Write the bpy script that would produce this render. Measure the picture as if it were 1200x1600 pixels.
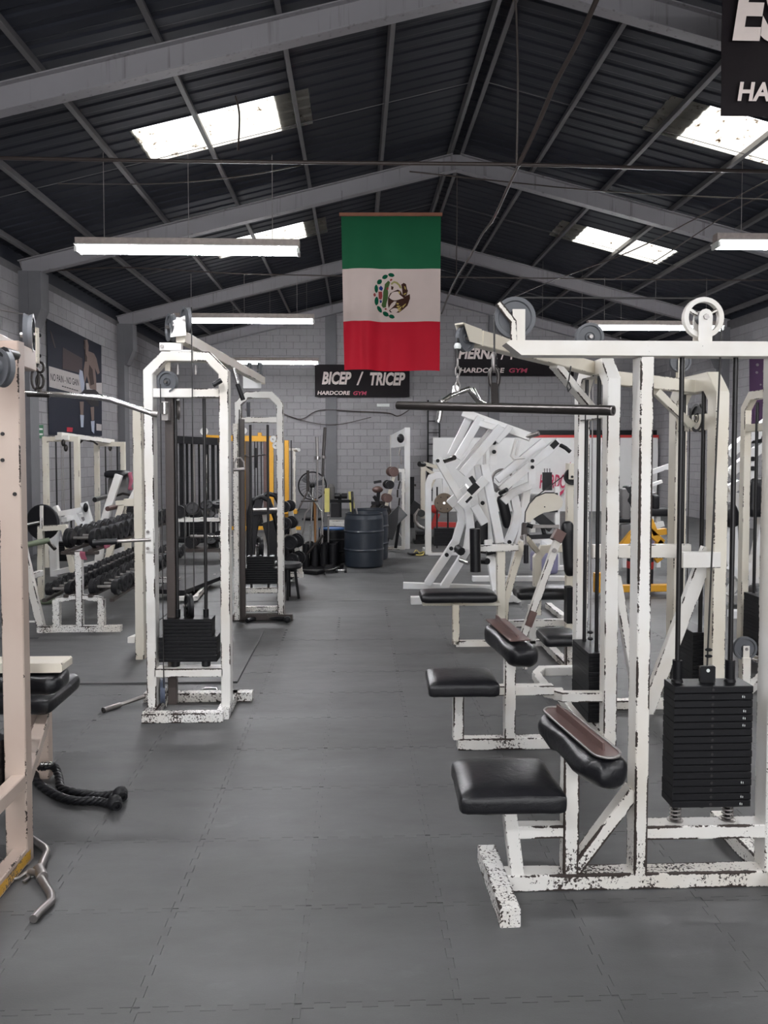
import bpy, bmesh, math, random
from mathutils import Vector as V, Matrix, noise, geometry
random.seed(7)
sc = bpy.context.scene
for o in list(bpy.data.objects): bpy.data.objects.remove(o)
C = sc.collection

# ---------------------------------------------------------------- camera, world, daylight, exposure
F, CX, CY, EYE = 1180.0, 600.0, 753.0, 1.7
TH = math.atan((CY - 707) / F)                       # slight downward pitch
PS = math.atan(42 / F * math.cos(TH))                # slight turn to the right
cam_d = bpy.data.cameras.new('camera'); cam = bpy.data.objects.new('camera', cam_d); C.objects.link(cam)
cam.location = (0, 0, EYE); cam.rotation_euler = (math.pi / 2 - TH, 0, -PS)
cam_d.sensor_fit = 'AUTO'; cam_d.sensor_width = 36; cam_d.lens = 36 * F / 1600
cam_d.shift_y = -(800 - CY) / 1600
cam_d.clip_start = 0.05; cam_d.clip_end = 200
sc.camera = cam
FW = V((math.sin(PS) * math.cos(TH), math.cos(PS) * math.cos(TH), -math.sin(TH)))
RT = V((math.cos(PS), -math.sin(PS), 0))
UP = V((math.sin(PS) * math.sin(TH), math.cos(PS) * math.sin(TH), math.cos(TH)))
EYEP = V((0, 0, EYE))
def ray(x, y): return FW + RT * ((x - CX) / F) + UP * ((CY - y) / F)
def q(x, y, Y):                                       # measured point at distance Y into the hall
    d = ray(x, y); return EYEP + d * (Y / d.y)
def qx(x, y, X):                                      # measured point on a wall at X
    d = ray(x, y); return EYEP + d * (X / d.x)
def g(x, y, z=0.0):                                   # measured point at height z
    d = ray(x, y); return EYEP + d * ((z - EYE) / d.z)

w = bpy.data.worlds.new('daylight'); sc.world = w; w.use_nodes = True
bg = w.node_tree.nodes['Background']
bg.inputs[0].default_value = (0.98, 0.985, 1.0, 1); bg.inputs[1].default_value = 2.6
# the hall is open to the street behind the camera: a portal only guides sampling of that daylight
pl = bpy.data.lights.new('street_opening', 'AREA'); pl.shape = 'RECTANGLE'; pl.size = 8.1; pl.size_y = 4.0
pl.cycles.is_portal = True
po = bpy.data.objects.new('street_opening', pl); C.objects.link(po)
po.location = (1.65, -4.0, 2.0); po.rotation_euler = (math.pi / 2, 0, 0)
sc.view_settings.view_transform = 'Standard'; sc.view_settings.look = 'None'
sc.view_settings.exposure = 0.45; sc.view_settings.gamma = 1.0; sc.view_settings.use_curve_mapping = False
sc.cycles.use_denoising = True
sc.cycles.max_bounces = 6; sc.cycles.diffuse_bounces = 4; sc.cycles.glossy_bounces = 3
sc.cycles.transmission_bounces = 3; sc.cycles.transparent_max_bounces = 6
sc.cycles.sample_clamp_indirect = 6.0; sc.cycles.caustics_reflective = False; sc.cycles.caustics_refractive = False

# ---------------------------------------------------------------- materials
M = {}
def newmat(name):
    m = bpy.data.materials.new(name); m.use_nodes = True
    nt = m.node_tree; b = nt.nodes['Principled BSDF']; M[name] = m
    return m, nt, b
def N(nt, t, **kw):
    n = nt.nodes.new(t)
    for k, v in kw.items(): setattr(n, k, v)
    return n
def math_n(nt, op, a, b=None, c=None, clamp=False):
    n = N(nt, 'ShaderNodeMath', operation=op); n.use_clamp = clamp
    for i, v in enumerate((a, b, c)):
        if v is None: continue
        if isinstance(v, (int, float)): n.inputs[i].default_value = v
        else: nt.links.new(v, n.inputs[i])
    return n.outputs[0]
def noise_n(nt, vec, scale, detail=3, rough=0.55, dist=0.0):
    n = N(nt, 'ShaderNodeTexNoise'); n.inputs['Scale'].default_value = scale
    n.inputs['Detail'].default_value = detail; n.inputs['Roughness'].default_value = rough
    n.inputs['Distortion'].default_value = dist
    nt.links.new(vec, n.inputs['Vector']); return n.outputs['Fac']
def step(nt, v, lo, hi):
    n = N(nt, 'ShaderNodeMapRange', interpolation_type='SMOOTHSTEP')
    n.inputs[1].default_value = lo; n.inputs[2].default_value = hi
    nt.links.new(v, n.inputs[0]); return n.outputs[0]
def mixc(nt, fac, a, b):
    n = N(nt, 'ShaderNodeMix', data_type='RGBA')
    if isinstance(fac, (int, float)): n.inputs[0].default_value = fac
    else: nt.links.new(fac, n.inputs[0])
    for i, v in ((6, a), (7, b)):
        if isinstance(v, tuple): n.inputs[i].default_value = (*v, 1)
        else: nt.links.new(v, n.inputs[i])
    return n.outputs[2]
def bump(nt, b, h, strength, dist=0.01):
    n = N(nt, 'ShaderNodeBump'); n.inputs['Strength'].default_value = strength; n.inputs['Distance'].default_value = dist
    nt.links.new(h, n.inputs['Height']); nt.links.new(n.outputs[0], b.inputs['Normal'])
def coord(nt): return N(nt, 'ShaderNodeTexCoord').outputs['Object']
def pos(nt): return N(nt, 'ShaderNodeNewGeometry').outputs['Position']

def plain(name, col, rough=0.5, metal=0.0, vary=0.12, scale=14, bmp=0.0, spec=0.5):
    m, nt, b = newmat(name); c = coord(nt)
    n = noise_n(nt, c, scale, 3)
    dark = tuple(x * (1 - vary) for x in col); lite = tuple(min(1, x * (1 + vary)) for x in col)
    nt.links.new(mixc(nt, n, dark, lite), b.inputs['Base Color'])
    b.inputs['Roughness'].default_value = rough; b.inputs['Metallic'].default_value = metal
    b.inputs['Specular IOR Level'].default_value = spec
    if bmp: bump(nt, b, noise_n(nt, c, scale * 6, 2), bmp)
    return m
def chipped(name, col, chip=(0.02, 0.016, 0.014), wear=0.0, edge=0.35, low=0.2, rough=0.38, tint=None):
    """enamel paint that flakes along the tube edges, in patches and close to the floor"""
    m, nt, b = newmat(name); p = pos(nt)
    uv = N(nt, 'ShaderNodeUVMap'); uv.uv_map = 'edge'
    sx = N(nt, 'ShaderNodeSeparateXYZ'); nt.links.new(uv.outputs[0], sx.inputs[0])
    d = math_n(nt, 'SUBTRACT', sx.outputs[1], math_n(nt, 'ABSOLUTE', sx.outputs[0]))
    e = math_n(nt, 'SUBTRACT', 1.0, step(nt, d, 0.0, 0.011))
    sp = N(nt, 'ShaderNodeSeparateXYZ'); nt.links.new(p, sp.inputs[0])
    z = math_n(nt, 'SUBTRACT', 1.0, step(nt, sp.outputs[2], 0.0, 0.35))
    fine = noise_n(nt, p, 95, 4, 0.62); big = noise_n(nt, p, 5.5, 3)
    patch = step(nt, big, 0.42, 0.68)
    v = math_n(nt, 'ADD', fine, wear)
    v = math_n(nt, 'MULTIPLY_ADD', math_n(nt, 'MULTIPLY', e, math_n(nt, 'ADD', 0.15, patch)), edge, v)
    v = math_n(nt, 'MULTIPLY_ADD', math_n(nt, 'MULTIPLY', z, math_n(nt, 'ADD', 0.3, patch)), low, v)
    mask = step(nt, v, 0.735, 0.76)
    grime = noise_n(nt, p, 2.2, 4)
    tint = tint or tuple(x * f for x, f in zip(col, (0.9, 0.86, 0.8)))
    paint = mixc(nt, step(nt, grime, 0.35, 0.75), col, tint)
    rust = mixc(nt, noise_n(nt, p, 25, 2), chip, (0.045, 0.028, 0.022))
    nt.links.new(mixc(nt, mask, paint, rust), b.inputs['Base Color'])
    r = math_n(nt, 'MULTIPLY_ADD', mask, 0.35, rough); nt.links.new(r, b.inputs['Roughness'])
    bump(nt, b, math_n(nt, 'SUBTRACT', 1.0, mask), 0.35, 0.002)
    return m

WHITE = (0.79, 0.775, 0.745)
chipped('white_paint', WHITE, wear=-0.015, edge=0.5, low=0.14)
chipped('white_worn', WHITE, wear=0.012, edge=0.75, low=0.2)
chipped('white_flaky', (0.80, 0.79, 0.77), wear=0.12, edge=0.35, low=0.12)
chipped('white_clean', (0.84, 0.845, 0.85), wear=-0.16, edge=0.12, low=0.05, rough=0.3)
chipped('cream_paint', (0.74, 0.70, 0.61), wear=-0.02, edge=0.34, low=0.2)
chipped('pink_paint', (0.55, 0.45, 0.385), wear=-0.04, edge=0.34, low=0.12, tint=(0.47, 0.36, 0.30))
chipped('yellow_paint', (0.78, 0.40, 0.03), wear=-0.04, edge=0.25, low=0.1)
chipped('brown_steel', (0.055, 0.045, 0.042), chip=(0.3, 0.28, 0.26), wear=-0.12, edge=0.2)
chipped('chip_yellow', (0.70, 0.40, 0.06), chip=(0.25, 0.2, 0.16), wear=0.06)
plain('black_steel', (0.006, 0.006, 0.0075), 0.45, 0.0, 0.4, 9, spec=0.25)
plain('black_rod', (0.016, 0.015, 0.016), 0.33, 0.3, 0.3)
plain('black_rubber', (0.008, 0.008, 0.010), 0.45, 0, 0.3, 30, 0.2, spec=0.35)
plain('grey_pulley', (0.095, 0.10, 0.11), 0.5, 0, 0.15, 20)
plain('blue_pulley', (0.10, 0.12, 0.17), 0.45, 0, 0.15)
plain('chrome', (0.62, 0.61, 0.60), 0.22, 1.0, 0.15, 40)
plain('dull_steel', (0.33, 0.31, 0.30), 0.4, 0.9, 0.25, 30)
plain('dark_bar', (0.05, 0.045, 0.043), 0.3, 0.7, 0.25, 8)
plain('brown_plate', (0.12, 0.07, 0.062), 0.4, 0.2, 0.35, 8)
plain('cable_black', (0.02, 0.018, 0.018), 0.5)
plain('wire_brown', (0.055, 0.042, 0.038), 0.4)
plain('wood_red', (0.27, 0.105, 0.06), 0.55, 0, 0.2, 5)
plain('green_grip', (0.15, 0.18, 0.12), 0.6)
plain('red_paint', (0.48, 0.035, 0.03), 0.4)
plain('pink_cloth', (0.36, 0.10, 0.15), 0.8)
plain('yellow_pad', (0.72, 0.66, 0.22), 0.5)
plain('drum_plastic', (0.018, 0.024, 0.034), 0.38, 0, 0.25, 4)
plain('drum_blue', (0.02, 0.11, 0.32), 0.4)
plain('grey_pad', (0.16, 0.155, 0.155), 0.5)
plain('plate_brown', (0.17, 0.13, 0.095), 0.45, 0.3, 0.3)
plain('wood_stick', (0.32, 0.15, 0.05), 0.5)
plain('purple_pad', (0.24, 0.23, 0.36), 0.5)
plain('print_black', (0.013, 0.010, 0.012), 0.6, 0, 0.2, 3, spec=0.15)
plain('print_white', (0.78, 0.68, 0.64), 0.5, 0, 0.05)
plain('print_pink', (0.50, 0.035, 0.10), 0.5)
plain('sign_green', (0.015, 0.15, 0.06), 0.5)
plain('sign_white', (0.75, 0.78, 0.76), 0.5)
plain('tarp_white', (0.76, 0.755, 0.74), 0.5, 0, 0.05, 3)
plain('fixture_metal', (0.42, 0.36, 0.33), 0.45, 0, 0.35, 20)
plain('fixture_white', (0.72, 0.72, 0.70), 0.35, 0, 0.1)
plain('rope_yellow', (0.55, 0.45, 0.12), 0.7)
# vinyl upholstery
m, nt, b = newmat('vinyl'); c = pos(nt)
b.inputs['Base Color'].default_value = (0.007, 0.007, 0.009, 1); b.inputs['Specular IOR Level'].default_value = 0.42
nt.links.new(math_n(nt, 'MULTIPLY_ADD', noise_n(nt, c, 6, 3), 0.22, 0.24), b.inputs['Roughness'])
bump(nt, b, math_n(nt, 'ADD', math_n(nt, 'MULTIPLY', noise_n(nt, c, 260, 2), 0.25), noise_n(nt, c, 16, 3, 0.6, 1.2)), 0.25, 0.008)
# rubber flooring: scuffed, with chalky smears
m, nt, b = newmat('floor_rubber'); c = pos(nt)
mp = N(nt, 'ShaderNodeMapping'); mp.inputs['Scale'].default_value = (0.6, 1.5, 1); nt.links.new(c, mp.inputs[0])
n1 = noise_n(nt, mp.outputs[0], 1.3, 6, 0.62); n2 = noise_n(nt, mp.outputs[0], 7, 6, 0.7); n3 = noise_n(nt, c, 180, 2)
base = mixc(nt, step(nt, n1, 0.3, 0.7), (0.066, 0.0665, 0.067), (0.102, 0.1035, 0.105))
scuff = math_n(nt, 'MULTIPLY', step(nt, n2, 0.5, 0.8), step(nt, n1, 0.45, 0.75))
base = mixc(nt, math_n(nt, 'MULTIPLY', scuff, 0.7), base, (0.23, 0.234, 0.24))
base = mixc(nt, math_n(nt, 'MULTIPLY', n3, 0.3), base, (0.06, 0.06, 0.061))
oi = N(nt, 'ShaderNodeObjectInfo')
hs = N(nt, 'ShaderNodeHueSaturation'); nt.links.new(base, hs.inputs['Color'])
nt.links.new(math_n(nt, 'MULTIPLY_ADD', oi.outputs['Random'], 0.16, 0.92), hs.inputs['Value'])
nt.links.new(hs.outputs[0], b.inputs['Base Color'])
nt.links.new(math_n(nt, 'MULTIPLY_ADD', n2, 0.25, 0.42), b.inputs['Roughness'])
bump(nt, b, math_n(nt, 'MULTIPLY_ADD', n2, 1.5, n3), 0.12, 0.004)
# painted concrete block
m, nt, b = newmat('block_grey'); c = pos(nt)
base = mixc(nt, noise_n(nt, c, 1.2, 4), (0.27, 0.262, 0.272), (0.35, 0.342, 0.353))
base = mixc(nt, step(nt, noise_n(nt, c, 14, 4), 0.55, 0.8), base, (0.24, 0.234, 0.242))
oi = N(nt, 'ShaderNodeObjectInfo'); hs = N(nt, 'ShaderNodeHueSaturation'); nt.links.new(base, hs.inputs['Color'])
nt.links.new(math_n(nt, 'MULTIPLY_ADD', oi.outputs['Random'], 0.14, 0.93), hs.inputs['Value'])
nt.links.new(hs.outputs[0], b.inputs['Base Color'])
b.inputs['Roughness'].default_value = 0.75; bump(nt, b, noise_n(nt, c, 70, 4), 0.3, 0.005)
plain('mortar', (0.14, 0.135, 0.14), 0.9, 0, 0.2, 10)
plain('pilaster_grey', (0.155, 0.155, 0.165), 0.75, 0, 0.15, 4, 0.2)
# roof
m, nt, b = newmat('roof_steel'); c = pos(nt); b.inputs['Specular IOR Level'].default_value = 0.2
nt.links.new(mixc(nt, noise_n(nt, c, 0.9, 4), (0.022, 0.024, 0.033), (0.036, 0.039, 0.050)), b.inputs['Base Color'])
b.inputs['Roughness'].default_value = 0.6
m, nt, b = newmat('beam_grey'); c = pos(nt)
base = mixc(nt, noise_n(nt, c, 1.6, 4), (0.26, 0.25, 0.262), (0.34, 0.33, 0.348))
mp = N(nt, 'ShaderNodeMapping'); mp.inputs['Scale'].default_value = (14, 14, 0.6); nt.links.new(c, mp.inputs[0])
base = mixc(nt, math_n(nt, 'MULTIPLY', step(nt, noise_n(nt, mp.outputs[0], 1.0, 4), 0.56, 0.72), 0.55), base, (0.10, 0.09, 0.09))
nt.links.new(base, b.inputs['Base Color']); b.inputs['Roughness'].default_value = 0.5
plain('purlin_grey', (0.15, 0.145, 0.15), 0.55, 0, 0.2, 3)
# weathered fibreglass roof light: lets the daylight through
m = bpy.data.materials.new('skylight_fibre'); m.use_nodes = True; M['skylight_fibre'] = m; nt = m.node_tree
nt.nodes.remove(nt.nodes['Principled BSDF']); out = nt.nodes['Material Output']; c = pos(nt)
tr = N(nt, 'ShaderNodeBsdfTranslucent'); df = N(nt, 'ShaderNodeBsdfDiffuse'); mx = N(nt, 'ShaderNodeMixShader')
col = mixc(nt, step(nt, noise_n(nt, c, 7, 6, 0.75), 0.56, 0.68), (0.95, 0.93, 0.87), (0.13, 0.075, 0.03))
nt.links.new(col, tr.inputs[0]); nt.links.new(col, df.inputs[0]); mx.inputs[0].default_value = 0.12
nt.links.new(tr.outputs[0], mx.inputs[1]); nt.links.new(df.outputs[0], mx.inputs[2]); nt.links.new(mx.outputs[0], out.inputs[0])
m, nt, b = newmat('tube_light'); b.inputs['Base Color'].default_value = (1, 1, 1, 1)
b.inputs['Emission Color'].default_value = (0.965, 0.965, 1.0, 1); b.inputs['Emission Strength'].default_value = 105.0
m, nt, b = newmat('mirror_glass'); b.inputs['Base Color'].default_value = (0.75, 0.78, 0.78, 1)
b.inputs['Metallic'].default_value = 1; b.inputs['Roughness'].default_value = 0.04
# flag cloth
for nm, col in (('flag_green', (0.010, 0.105, 0.045)), ('flag_white', (0.58, 0.48, 0.445)), ('flag_red', (0.44, 0.006, 0.022))):
    m, nt, b = newmat(nm); c = pos(nt)
    nt.links.new(mixc(nt, noise_n(nt, c, 3, 2), tuple(x * 0.93 for x in col), tuple(x * 1.07 for x in col)), b.inputs['Base Color'])
    b.inputs['Roughness'].default_value = 0.6; b.inputs['Specular IOR Level'].default_value = 0.15
for nm, col in (('em_leaf', (0.0, 0.075, 0.035)), ('em_cactus', (0.05, 0.10, 0.03)), ('em_brown', (0.045, 0.018, 0.012)),
                ('em_gold', (0.42, 0.32, 0.10)), ('em_snake', (0.30, 0.27, 0.10)), ('em_blue', (0.015, 0.03, 0.15)),
                ('em_red', (0.25, 0.04, 0.04)), ('skin_a', (0.19, 0.135, 0.118)), ('skin_b', (0.05, 0.032, 0.028)),
                ('ink_navy', (0.012, 0.014, 0.026)), ('ink_rust', (0.06, 0.042, 0.045)), ('ink_band', (0.50, 0.46, 0.45)), ('ink_sock', (0.42, 0.45, 0.55)),
                ('ink_red', (0.45, 0.03, 0.05)), ('ink_purple', (0.06, 0.03, 0.07))):
    plain(nm, col, 0.65, 0, 0.1, 30, spec=0.12)

# ---------------------------------------------------------------- mesh builder
def rect_profile(w_, h_, c=0.004):
    a, b_ = w_ / 2, h_ / 2; c = min(c, a * .4, b_ * .4)
    return [(-a + c, -b_), (a - c, -b_), (a, -b_ + c), (a, b_ - c), (a - c, b_), (-a + c, b_), (-a, b_ - c), (-a, -b_ + c)]
class MB:
    def __init__(s): s.v = []; s.f = []; s.uv = []; s.sm = []
    def add(s, verts, faces, smooth=False, uvs=None):
        o = len(s.v); s.v += [V(p) for p in verts]
        for i, f in enumerate(faces):
            s.f.append([k + o for k in f]); s.sm.append(smooth)
            s.uv.append(uvs[i] if uvs else [(0, 1)] * len(f))
        return s
    def sweep(s, prof, pts, up=(0, 0, 1), rnd=False, closed=False, scale=None):
        pts = [V(p) for p in pts]; up = V(up); n = len(pts); m = len(prof); vs = []
        def seg(i, j):
            t = pts[j] - pts[i]; return t.normalized() if t.length > 1e-9 else V((0, 0, 1))
        last = None
        for i in range(n):
            if closed: ti, to = seg(i - 1, i), seg(i, (i + 1) % n)
            else:
                ti = seg(i - 1, i) if i > 0 else seg(0, 1)
                to = seg(i, i + 1) if i < n - 1 else seg(n - 2, n - 1)
            u = up
            if abs(ti.dot(u)) > 0.98: u = V((0, 1, 0)) if abs(ti.y) < 0.9 else V((1, 0, 0))
            if rnd and last is not None:
                u = last
                if abs(ti.dot(u)) > 0.98: u = up
            sd = ti.cross(u).normalized(); uv_ = sd.cross(ti).normalized(); last = uv_
            bn = ti + to
            if bn.length < 1e-4: bn = ti.copy()
            bn.normalize(); den = max(0.35, ti.dot(bn)); k = scale[i] if scale else 1.0
            for (a, b_) in prof:
                o = sd * (a * k) + uv_ * (b_ * k); vs.append(pts[i] + o - ti * (o.dot(bn) / den))
        fs = []; us = []
        for i in range(n if closed else n - 1):
            j = (i + 1) % n
            for k in range(m):
                k2 = (k + 1) % m; fs.append([i * m + k, i * m + k2, j * m + k2, j * m + k])
                if rnd or m != 8: us.append([(0, 1)] * 4)
                elif k % 2: us.append([(0.02, 0.02)] * 4)
                else:
                    L = (V(prof[k]) - V(prof[k2])).length / 2; hh = L + 0.003
                    us.append([(-L, hh), (L, hh), (L, hh), (-L, hh)])
        s.add(vs, fs, rnd, us)
        if not closed:
            for base, rev in ((0, True), ((n - 1) * m, False)):
                cap = [vs[base + k].copy() for k in range(m)]; idx = list(range(m))
                s.add(cap, [idx[::-1] if rev else idx], False, [[(0.0, 0.012)] * m])
        return s
    def bar(s, pts, w_, h_, up=(0, 0, 1), c=0.004, closed=False): return s.sweep(rect_profile(w_, h_, c), pts, up, False, closed)
    def tube(s, pts, r, n=10, closed=False, scale=None):
        return s.sweep([(r * math.cos(2 * math.pi * k / n), r * math.sin(2 * math.pi * k / n)) for k in range(n)], pts, (0, 0, 1), True, closed, scale)
    def box(s, lo, hi, c=0.004):
        lo, hi = V(lo), V(hi); m_ = (lo + hi) / 2
        return s.bar([(m_.x, lo.y, m_.z), (m_.x, hi.y, m_.z)], hi.x - lo.x, hi.z - lo.z, (0, 0, 1), c)
    def prism(s, outline, nrm, th):
        """outline: 3D planar loop; extruded by th along nrm"""
        P_ = [V(p) for p in outline]; d = V(nrm).normalized() * th; n = len(P_)
        s.add(P_ + [p + d for p in P_], [list(range(n))[::-1], [k + n for k in range(n)]], False, [[(0, 0.03)] * n] * 2)
        for k in range(n):
            k2 = (k + 1) % n; s.add([P_[k], P_[k2], P_[k2] + d, P_[k] + d], [[0, 1, 2, 3]])
        return s
    def lathe(s, prof, o, axis, n=20, smooth=True):
        """prof: (radius, distance along axis)"""
        o = V(o); ax = V(axis).normalized(); a = ax.orthogonal().normalized(); b_ = ax.cross(a)
        m_ = len(prof)
        for i in range(m_ - 1):                         # every band has its own verts: crisp edges
            vs = []
            for k in range(n):
                c_, s_ = math.cos(2 * math.pi * k / n), math.sin(2 * math.pi * k / n)
                for r, t in (prof[i], prof[i + 1]): vs.append(o + ax * t + (a * c_ + b_ * s_) * r)
            s.add(vs, [[2 * k, 2 * ((k + 1) % n), 2 * ((k + 1) % n) + 1, 2 * k + 1] for k in range(n)], smooth)
        return s
    def disc(s, c_, axis, r, th, n=20):                 # a solid disc centred on c_
        return s.lathe([(0.0001, -th / 2), (r * .96, -th / 2), (r, -th * .35), (r, th * .35), (r * .96, th / 2), (0.0001, th / 2)], c_, axis, n)
    def ball(s, c_, r, n=10, sq=(1, 1, 1)):
        c_ = V(c_); vs = []; fs = []
        for i in range(n + 1):
            a = math.pi * i / n
            for k in range(n * 2):
                b_ = math.pi * k / n
                vs.append(c_ + V((r * sq[0] * math.sin(a) * math.cos(b_), r * sq[1] * math.sin(a) * math.sin(b_), r * sq[2] * math.cos(a))))
        m_ = n * 2
        for i in range(n):
            for k in range(m_): fs.append([i * m_ + k, (i + 1) * m_ + k, (i + 1) * m_ + (k + 1) % m_, i * m_ + (k + 1) % m_])
        return s.add(vs, fs, True)
    def cushion(s, c_, size, ex=(1, 0, 0), ey=(0, 1, 0), r=None, bulge=0.01, n=9, wr=0.004, taper=0.0, sag=None):
        """upholstered pad, rounded box in the frame ex, ey, ez"""
        ex, ey = V(ex).normalized(), V(ey).normalized(); ez = ex.cross(ey).normalized(); c_ = V(c_)
        hx, hy, hz = (k / 2 for k in size); r = r or min(hx, hy, hz) * 0.85
        def t_(i): u = 2 * i / n - 1; return math.copysign(abs(u) ** 0.6, u)
        for ax in range(3):
            for sg in (-1, 1):
                vs = []
                for i in range(n + 1):
                    for j in range(n + 1):
                        u, v_ = t_(i), t_(j)
                        p = [0, 0, 0]; p[ax] = sg; p[(ax + 1) % 3] = u; p[(ax + 2) % 3] = v_
                        p = V((p[0] * hx, p[1] * hy, p[2] * hz))
                        core = V((max(-hx + r, min(hx - r, p.x)), max(-hy + r, min(hy - r, p.y)), max(-hz + r, min(hz - r, p.z))))
                        d = p - core
                        if d.length > 1e-9: p = core + d.normalized() * r
                        fx, fy = p.x / hx, p.y / hy
                        if p.z > 0: p.z += bulge * max(0, 1 - fx ** 4) * max(0, 1 - fy ** 4)
                        p.x *= 1 - taper * (fy * .5 + .5) if taper else 1
                        if sag: p.z += sag * fx * fx
                        if wr:
                            k_ = noise.noise(p * 14 + c_ * 3) * wr; p += V((k_, k_, k_ * .6))
                        vs.append(c_ + ex * p.x + ey * p.y + ez * p.z)
                fs = []
                for i in range(n):
                    for j in range(n):
                        a = i * (n + 1) + j; f = [a, a + n + 1, a + n + 2, a + 1]
                        fs.append(f if sg > 0 else f[::-1])
                s.add(vs, fs, True)
        return s
    def build(s, name, mat, parent=None, kind=None, **props):
        me = bpy.data.meshes.new(name); off = V((0, 0, 0))
        p = parent
        while p is not None: off += p.location; p = p.parent
        me.from_pydata([tuple(v - off) for v in s.v], [], s.f); me.update()
        lay = me.uv_layers.new(name='edge'); flat = []
        for u in s.uv:
            for a in u: flat += [a[0], a[1]]
        lay.data.foreach_set('uv', flat)
        me.polygons.foreach_set('use_smooth', s.sm)
        me.materials.append(M[mat])
        o = bpy.data.objects.new(name, me); C.objects.link(o); o.parent = parent
        if kind: o['kind'] = kind
        for k, v_ in props.items(): o[k] = v_
        return o
def B(): return MB()
def thing(name, label, cat, loc=(0, 0, 0), group=None):
    o = bpy.data.objects.new(name, None); C.objects.link(o); o.location = loc
    o.empty_display_size = 0.1
    o['label'] = label; o['category'] = cat
    if group: o['group'] = group
    return o
def tag(o, label, cat, group=None):
    o['label'] = label; o['category'] = cat
    if group: o['group'] = group
    return o
def struct(name, loc=(0, 0, 0)):
    o = bpy.data.objects.new(name, None); C.objects.link(o); o['kind'] = 'structure'; o.location = loc; return o
def copy_tree(o, parent=None):
    c_ = o.copy(); C.objects.link(c_); c_.parent = parent
    for ch in list(o.children): copy_tree(ch, c_)
    return c_
def place(proto, loc, rot=(0, 0, 0), label=None, first=False, scale=None):
    o = proto if first else copy_tree(proto)
    o.location = loc; o.rotation_euler = rot
    if scale: o.scale = (scale,) * 3
    if label: o['label'] = label
    return o
def smooth_path(pts, n=5):
    """Catmull-Rom through the points"""
    P_ = [V(p) for p in pts]; out = []
    for i in range(len(P_) - 1):
        a, b_, c_, d = P_[max(0, i - 1)], P_[i], P_[i + 1], P_[min(len(P_) - 1, i + 2)]
        for k in range(n):
            t = k / n; out.append(0.5 * ((2 * b_) + (c_ - a) * t + (2 * a - 5 * b_ + 4 * c_ - d) * t * t + (3 * b_ - a - 3 * c_ + d) * t ** 3))
    return out + [P_[-1]]
def text(body, o, ex, ey, wd, ht, mat, name, parent, shear=0.0, bold=0.0, th=0.004):
    """flat lettering: fitted to wd x ht with its lower left corner at o"""
    cu = bpy.data.curves.new('t', 'FONT'); cu.body = body; cu.shear = shear; cu.offset = bold; cu.resolution_u = 3
    ob = bpy.data.objects.new('t', cu); C.objects.link(ob)
    me = bpy.data.meshes.new_from_object(ob.evaluated_get(bpy.context.evaluated_depsgraph_get()))
    bpy.data.objects.remove(ob)
    xs = [v.co.x for v in me.vertices]; ys = [v.co.y for v in me.vertices]
    x0, x1, y0, y1 = min(xs), max(xs), min(ys), max(ys); ex, ey = V(ex).normalized(), V(ey).normalized(); nz = ex.cross(ey)
    b_ = B(); o = V(o)
    b_.add([o + ex * ((v.co.x - x0) / (x1 - x0) * wd) + ey * ((v.co.y - y0) / (y1 - y0) * ht) + nz * th for v in me.vertices],
           [list(p.vertices) for p in me.polygons])
    bpy.data.meshes.remove(me)
    return b_.build(name, mat, parent)

# ================================================================ the hall
XL, XR, YB, YF, RX = -5.5, 8.8, 22.8, -4.0, 1.66       # walls and ridge
SL, ZAP = 0.255, 6.40                                  # roof slope, underside of the frames at the ridge
def zf(x): return ZAP - SL * abs(x - RX)               # frame underside
FRAMES = (2.8, 7.8, 12.75, 17.8, 22.62)
floor = B().box((XL - .2, YF, -0.2), (XR + .2, YB + .2, -0.003), 0.0).build('floor', 'floor_rubber', kind='structure')
# interlocking rubber tiles in the aisle
TX, TY, X0, Y0 = 0.495, 0.505, -0.185, 2.77
def wave(t, a=0.011, n=10):
    """square-wave tooth outline along one edge, t in 0..1"""
    pts = []
    for k in range(n):
        sgn = a if k % 2 else -a
        pts += [(k / n, sgn), ((k + 1) / n, sgn)]
    return pts
wv = wave(0); k_ = 0.9962; A_ = 0.011
tb = B()
def slab(x0, x1, y0, y1):
    c_ = [((x - TX / 2) * k_, (y - TY / 2) * k_) for x, y in ((x0, y0), (x1, y0), (x1, y1), (x0, y1))]
    tb.add([(x, y, z) for z in (0, -.006) for x, y in c_], [[0, 1, 2, 3], [4, 5, 1, 0], [5, 6, 2, 1], [6, 7, 3, 2], [7, 4, 0, 3]])
slab(A_, TX - A_, A_, TY - A_)
for k in range(10):
    a, b_ = k / 10, (k + 1) / 10; s_ = A_ if k % 2 else -A_
    xa, xb = max(A_, TX * a), min(TX - A_, TX * b_); ya, yb = max(A_, TY * a), min(TY - A_, TY * b_)
    if s_ < 0: slab(xa, xb, -A_, A_); slab(-A_, A_, ya, yb)
    else: slab(xa, xb, TY - A_, TY + A_); slab(TX - A_, TX + A_, ya, yb)
tile0 = tb.build('floor_tile', 'floor_rubber', floor)
first = True
for i in range(-4, 6):
    top = {-4: 6, -3: 7, -2: 8, -1: 9, 0: 10}.get(i, 11)
    for j in range(-3, top):
        t = tile0 if first else tile0.copy()
        if not first: C.objects.link(t); t.parent = floor
        first = False
        t.location = (X0 + TX * (i + .5), Y0 + TY * (j + .5), random.uniform(0, .0006))
        t.rotation_euler = (random.uniform(-1, 1) * .0008, random.uniform(-1, 1) * .0008, 0)
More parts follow.
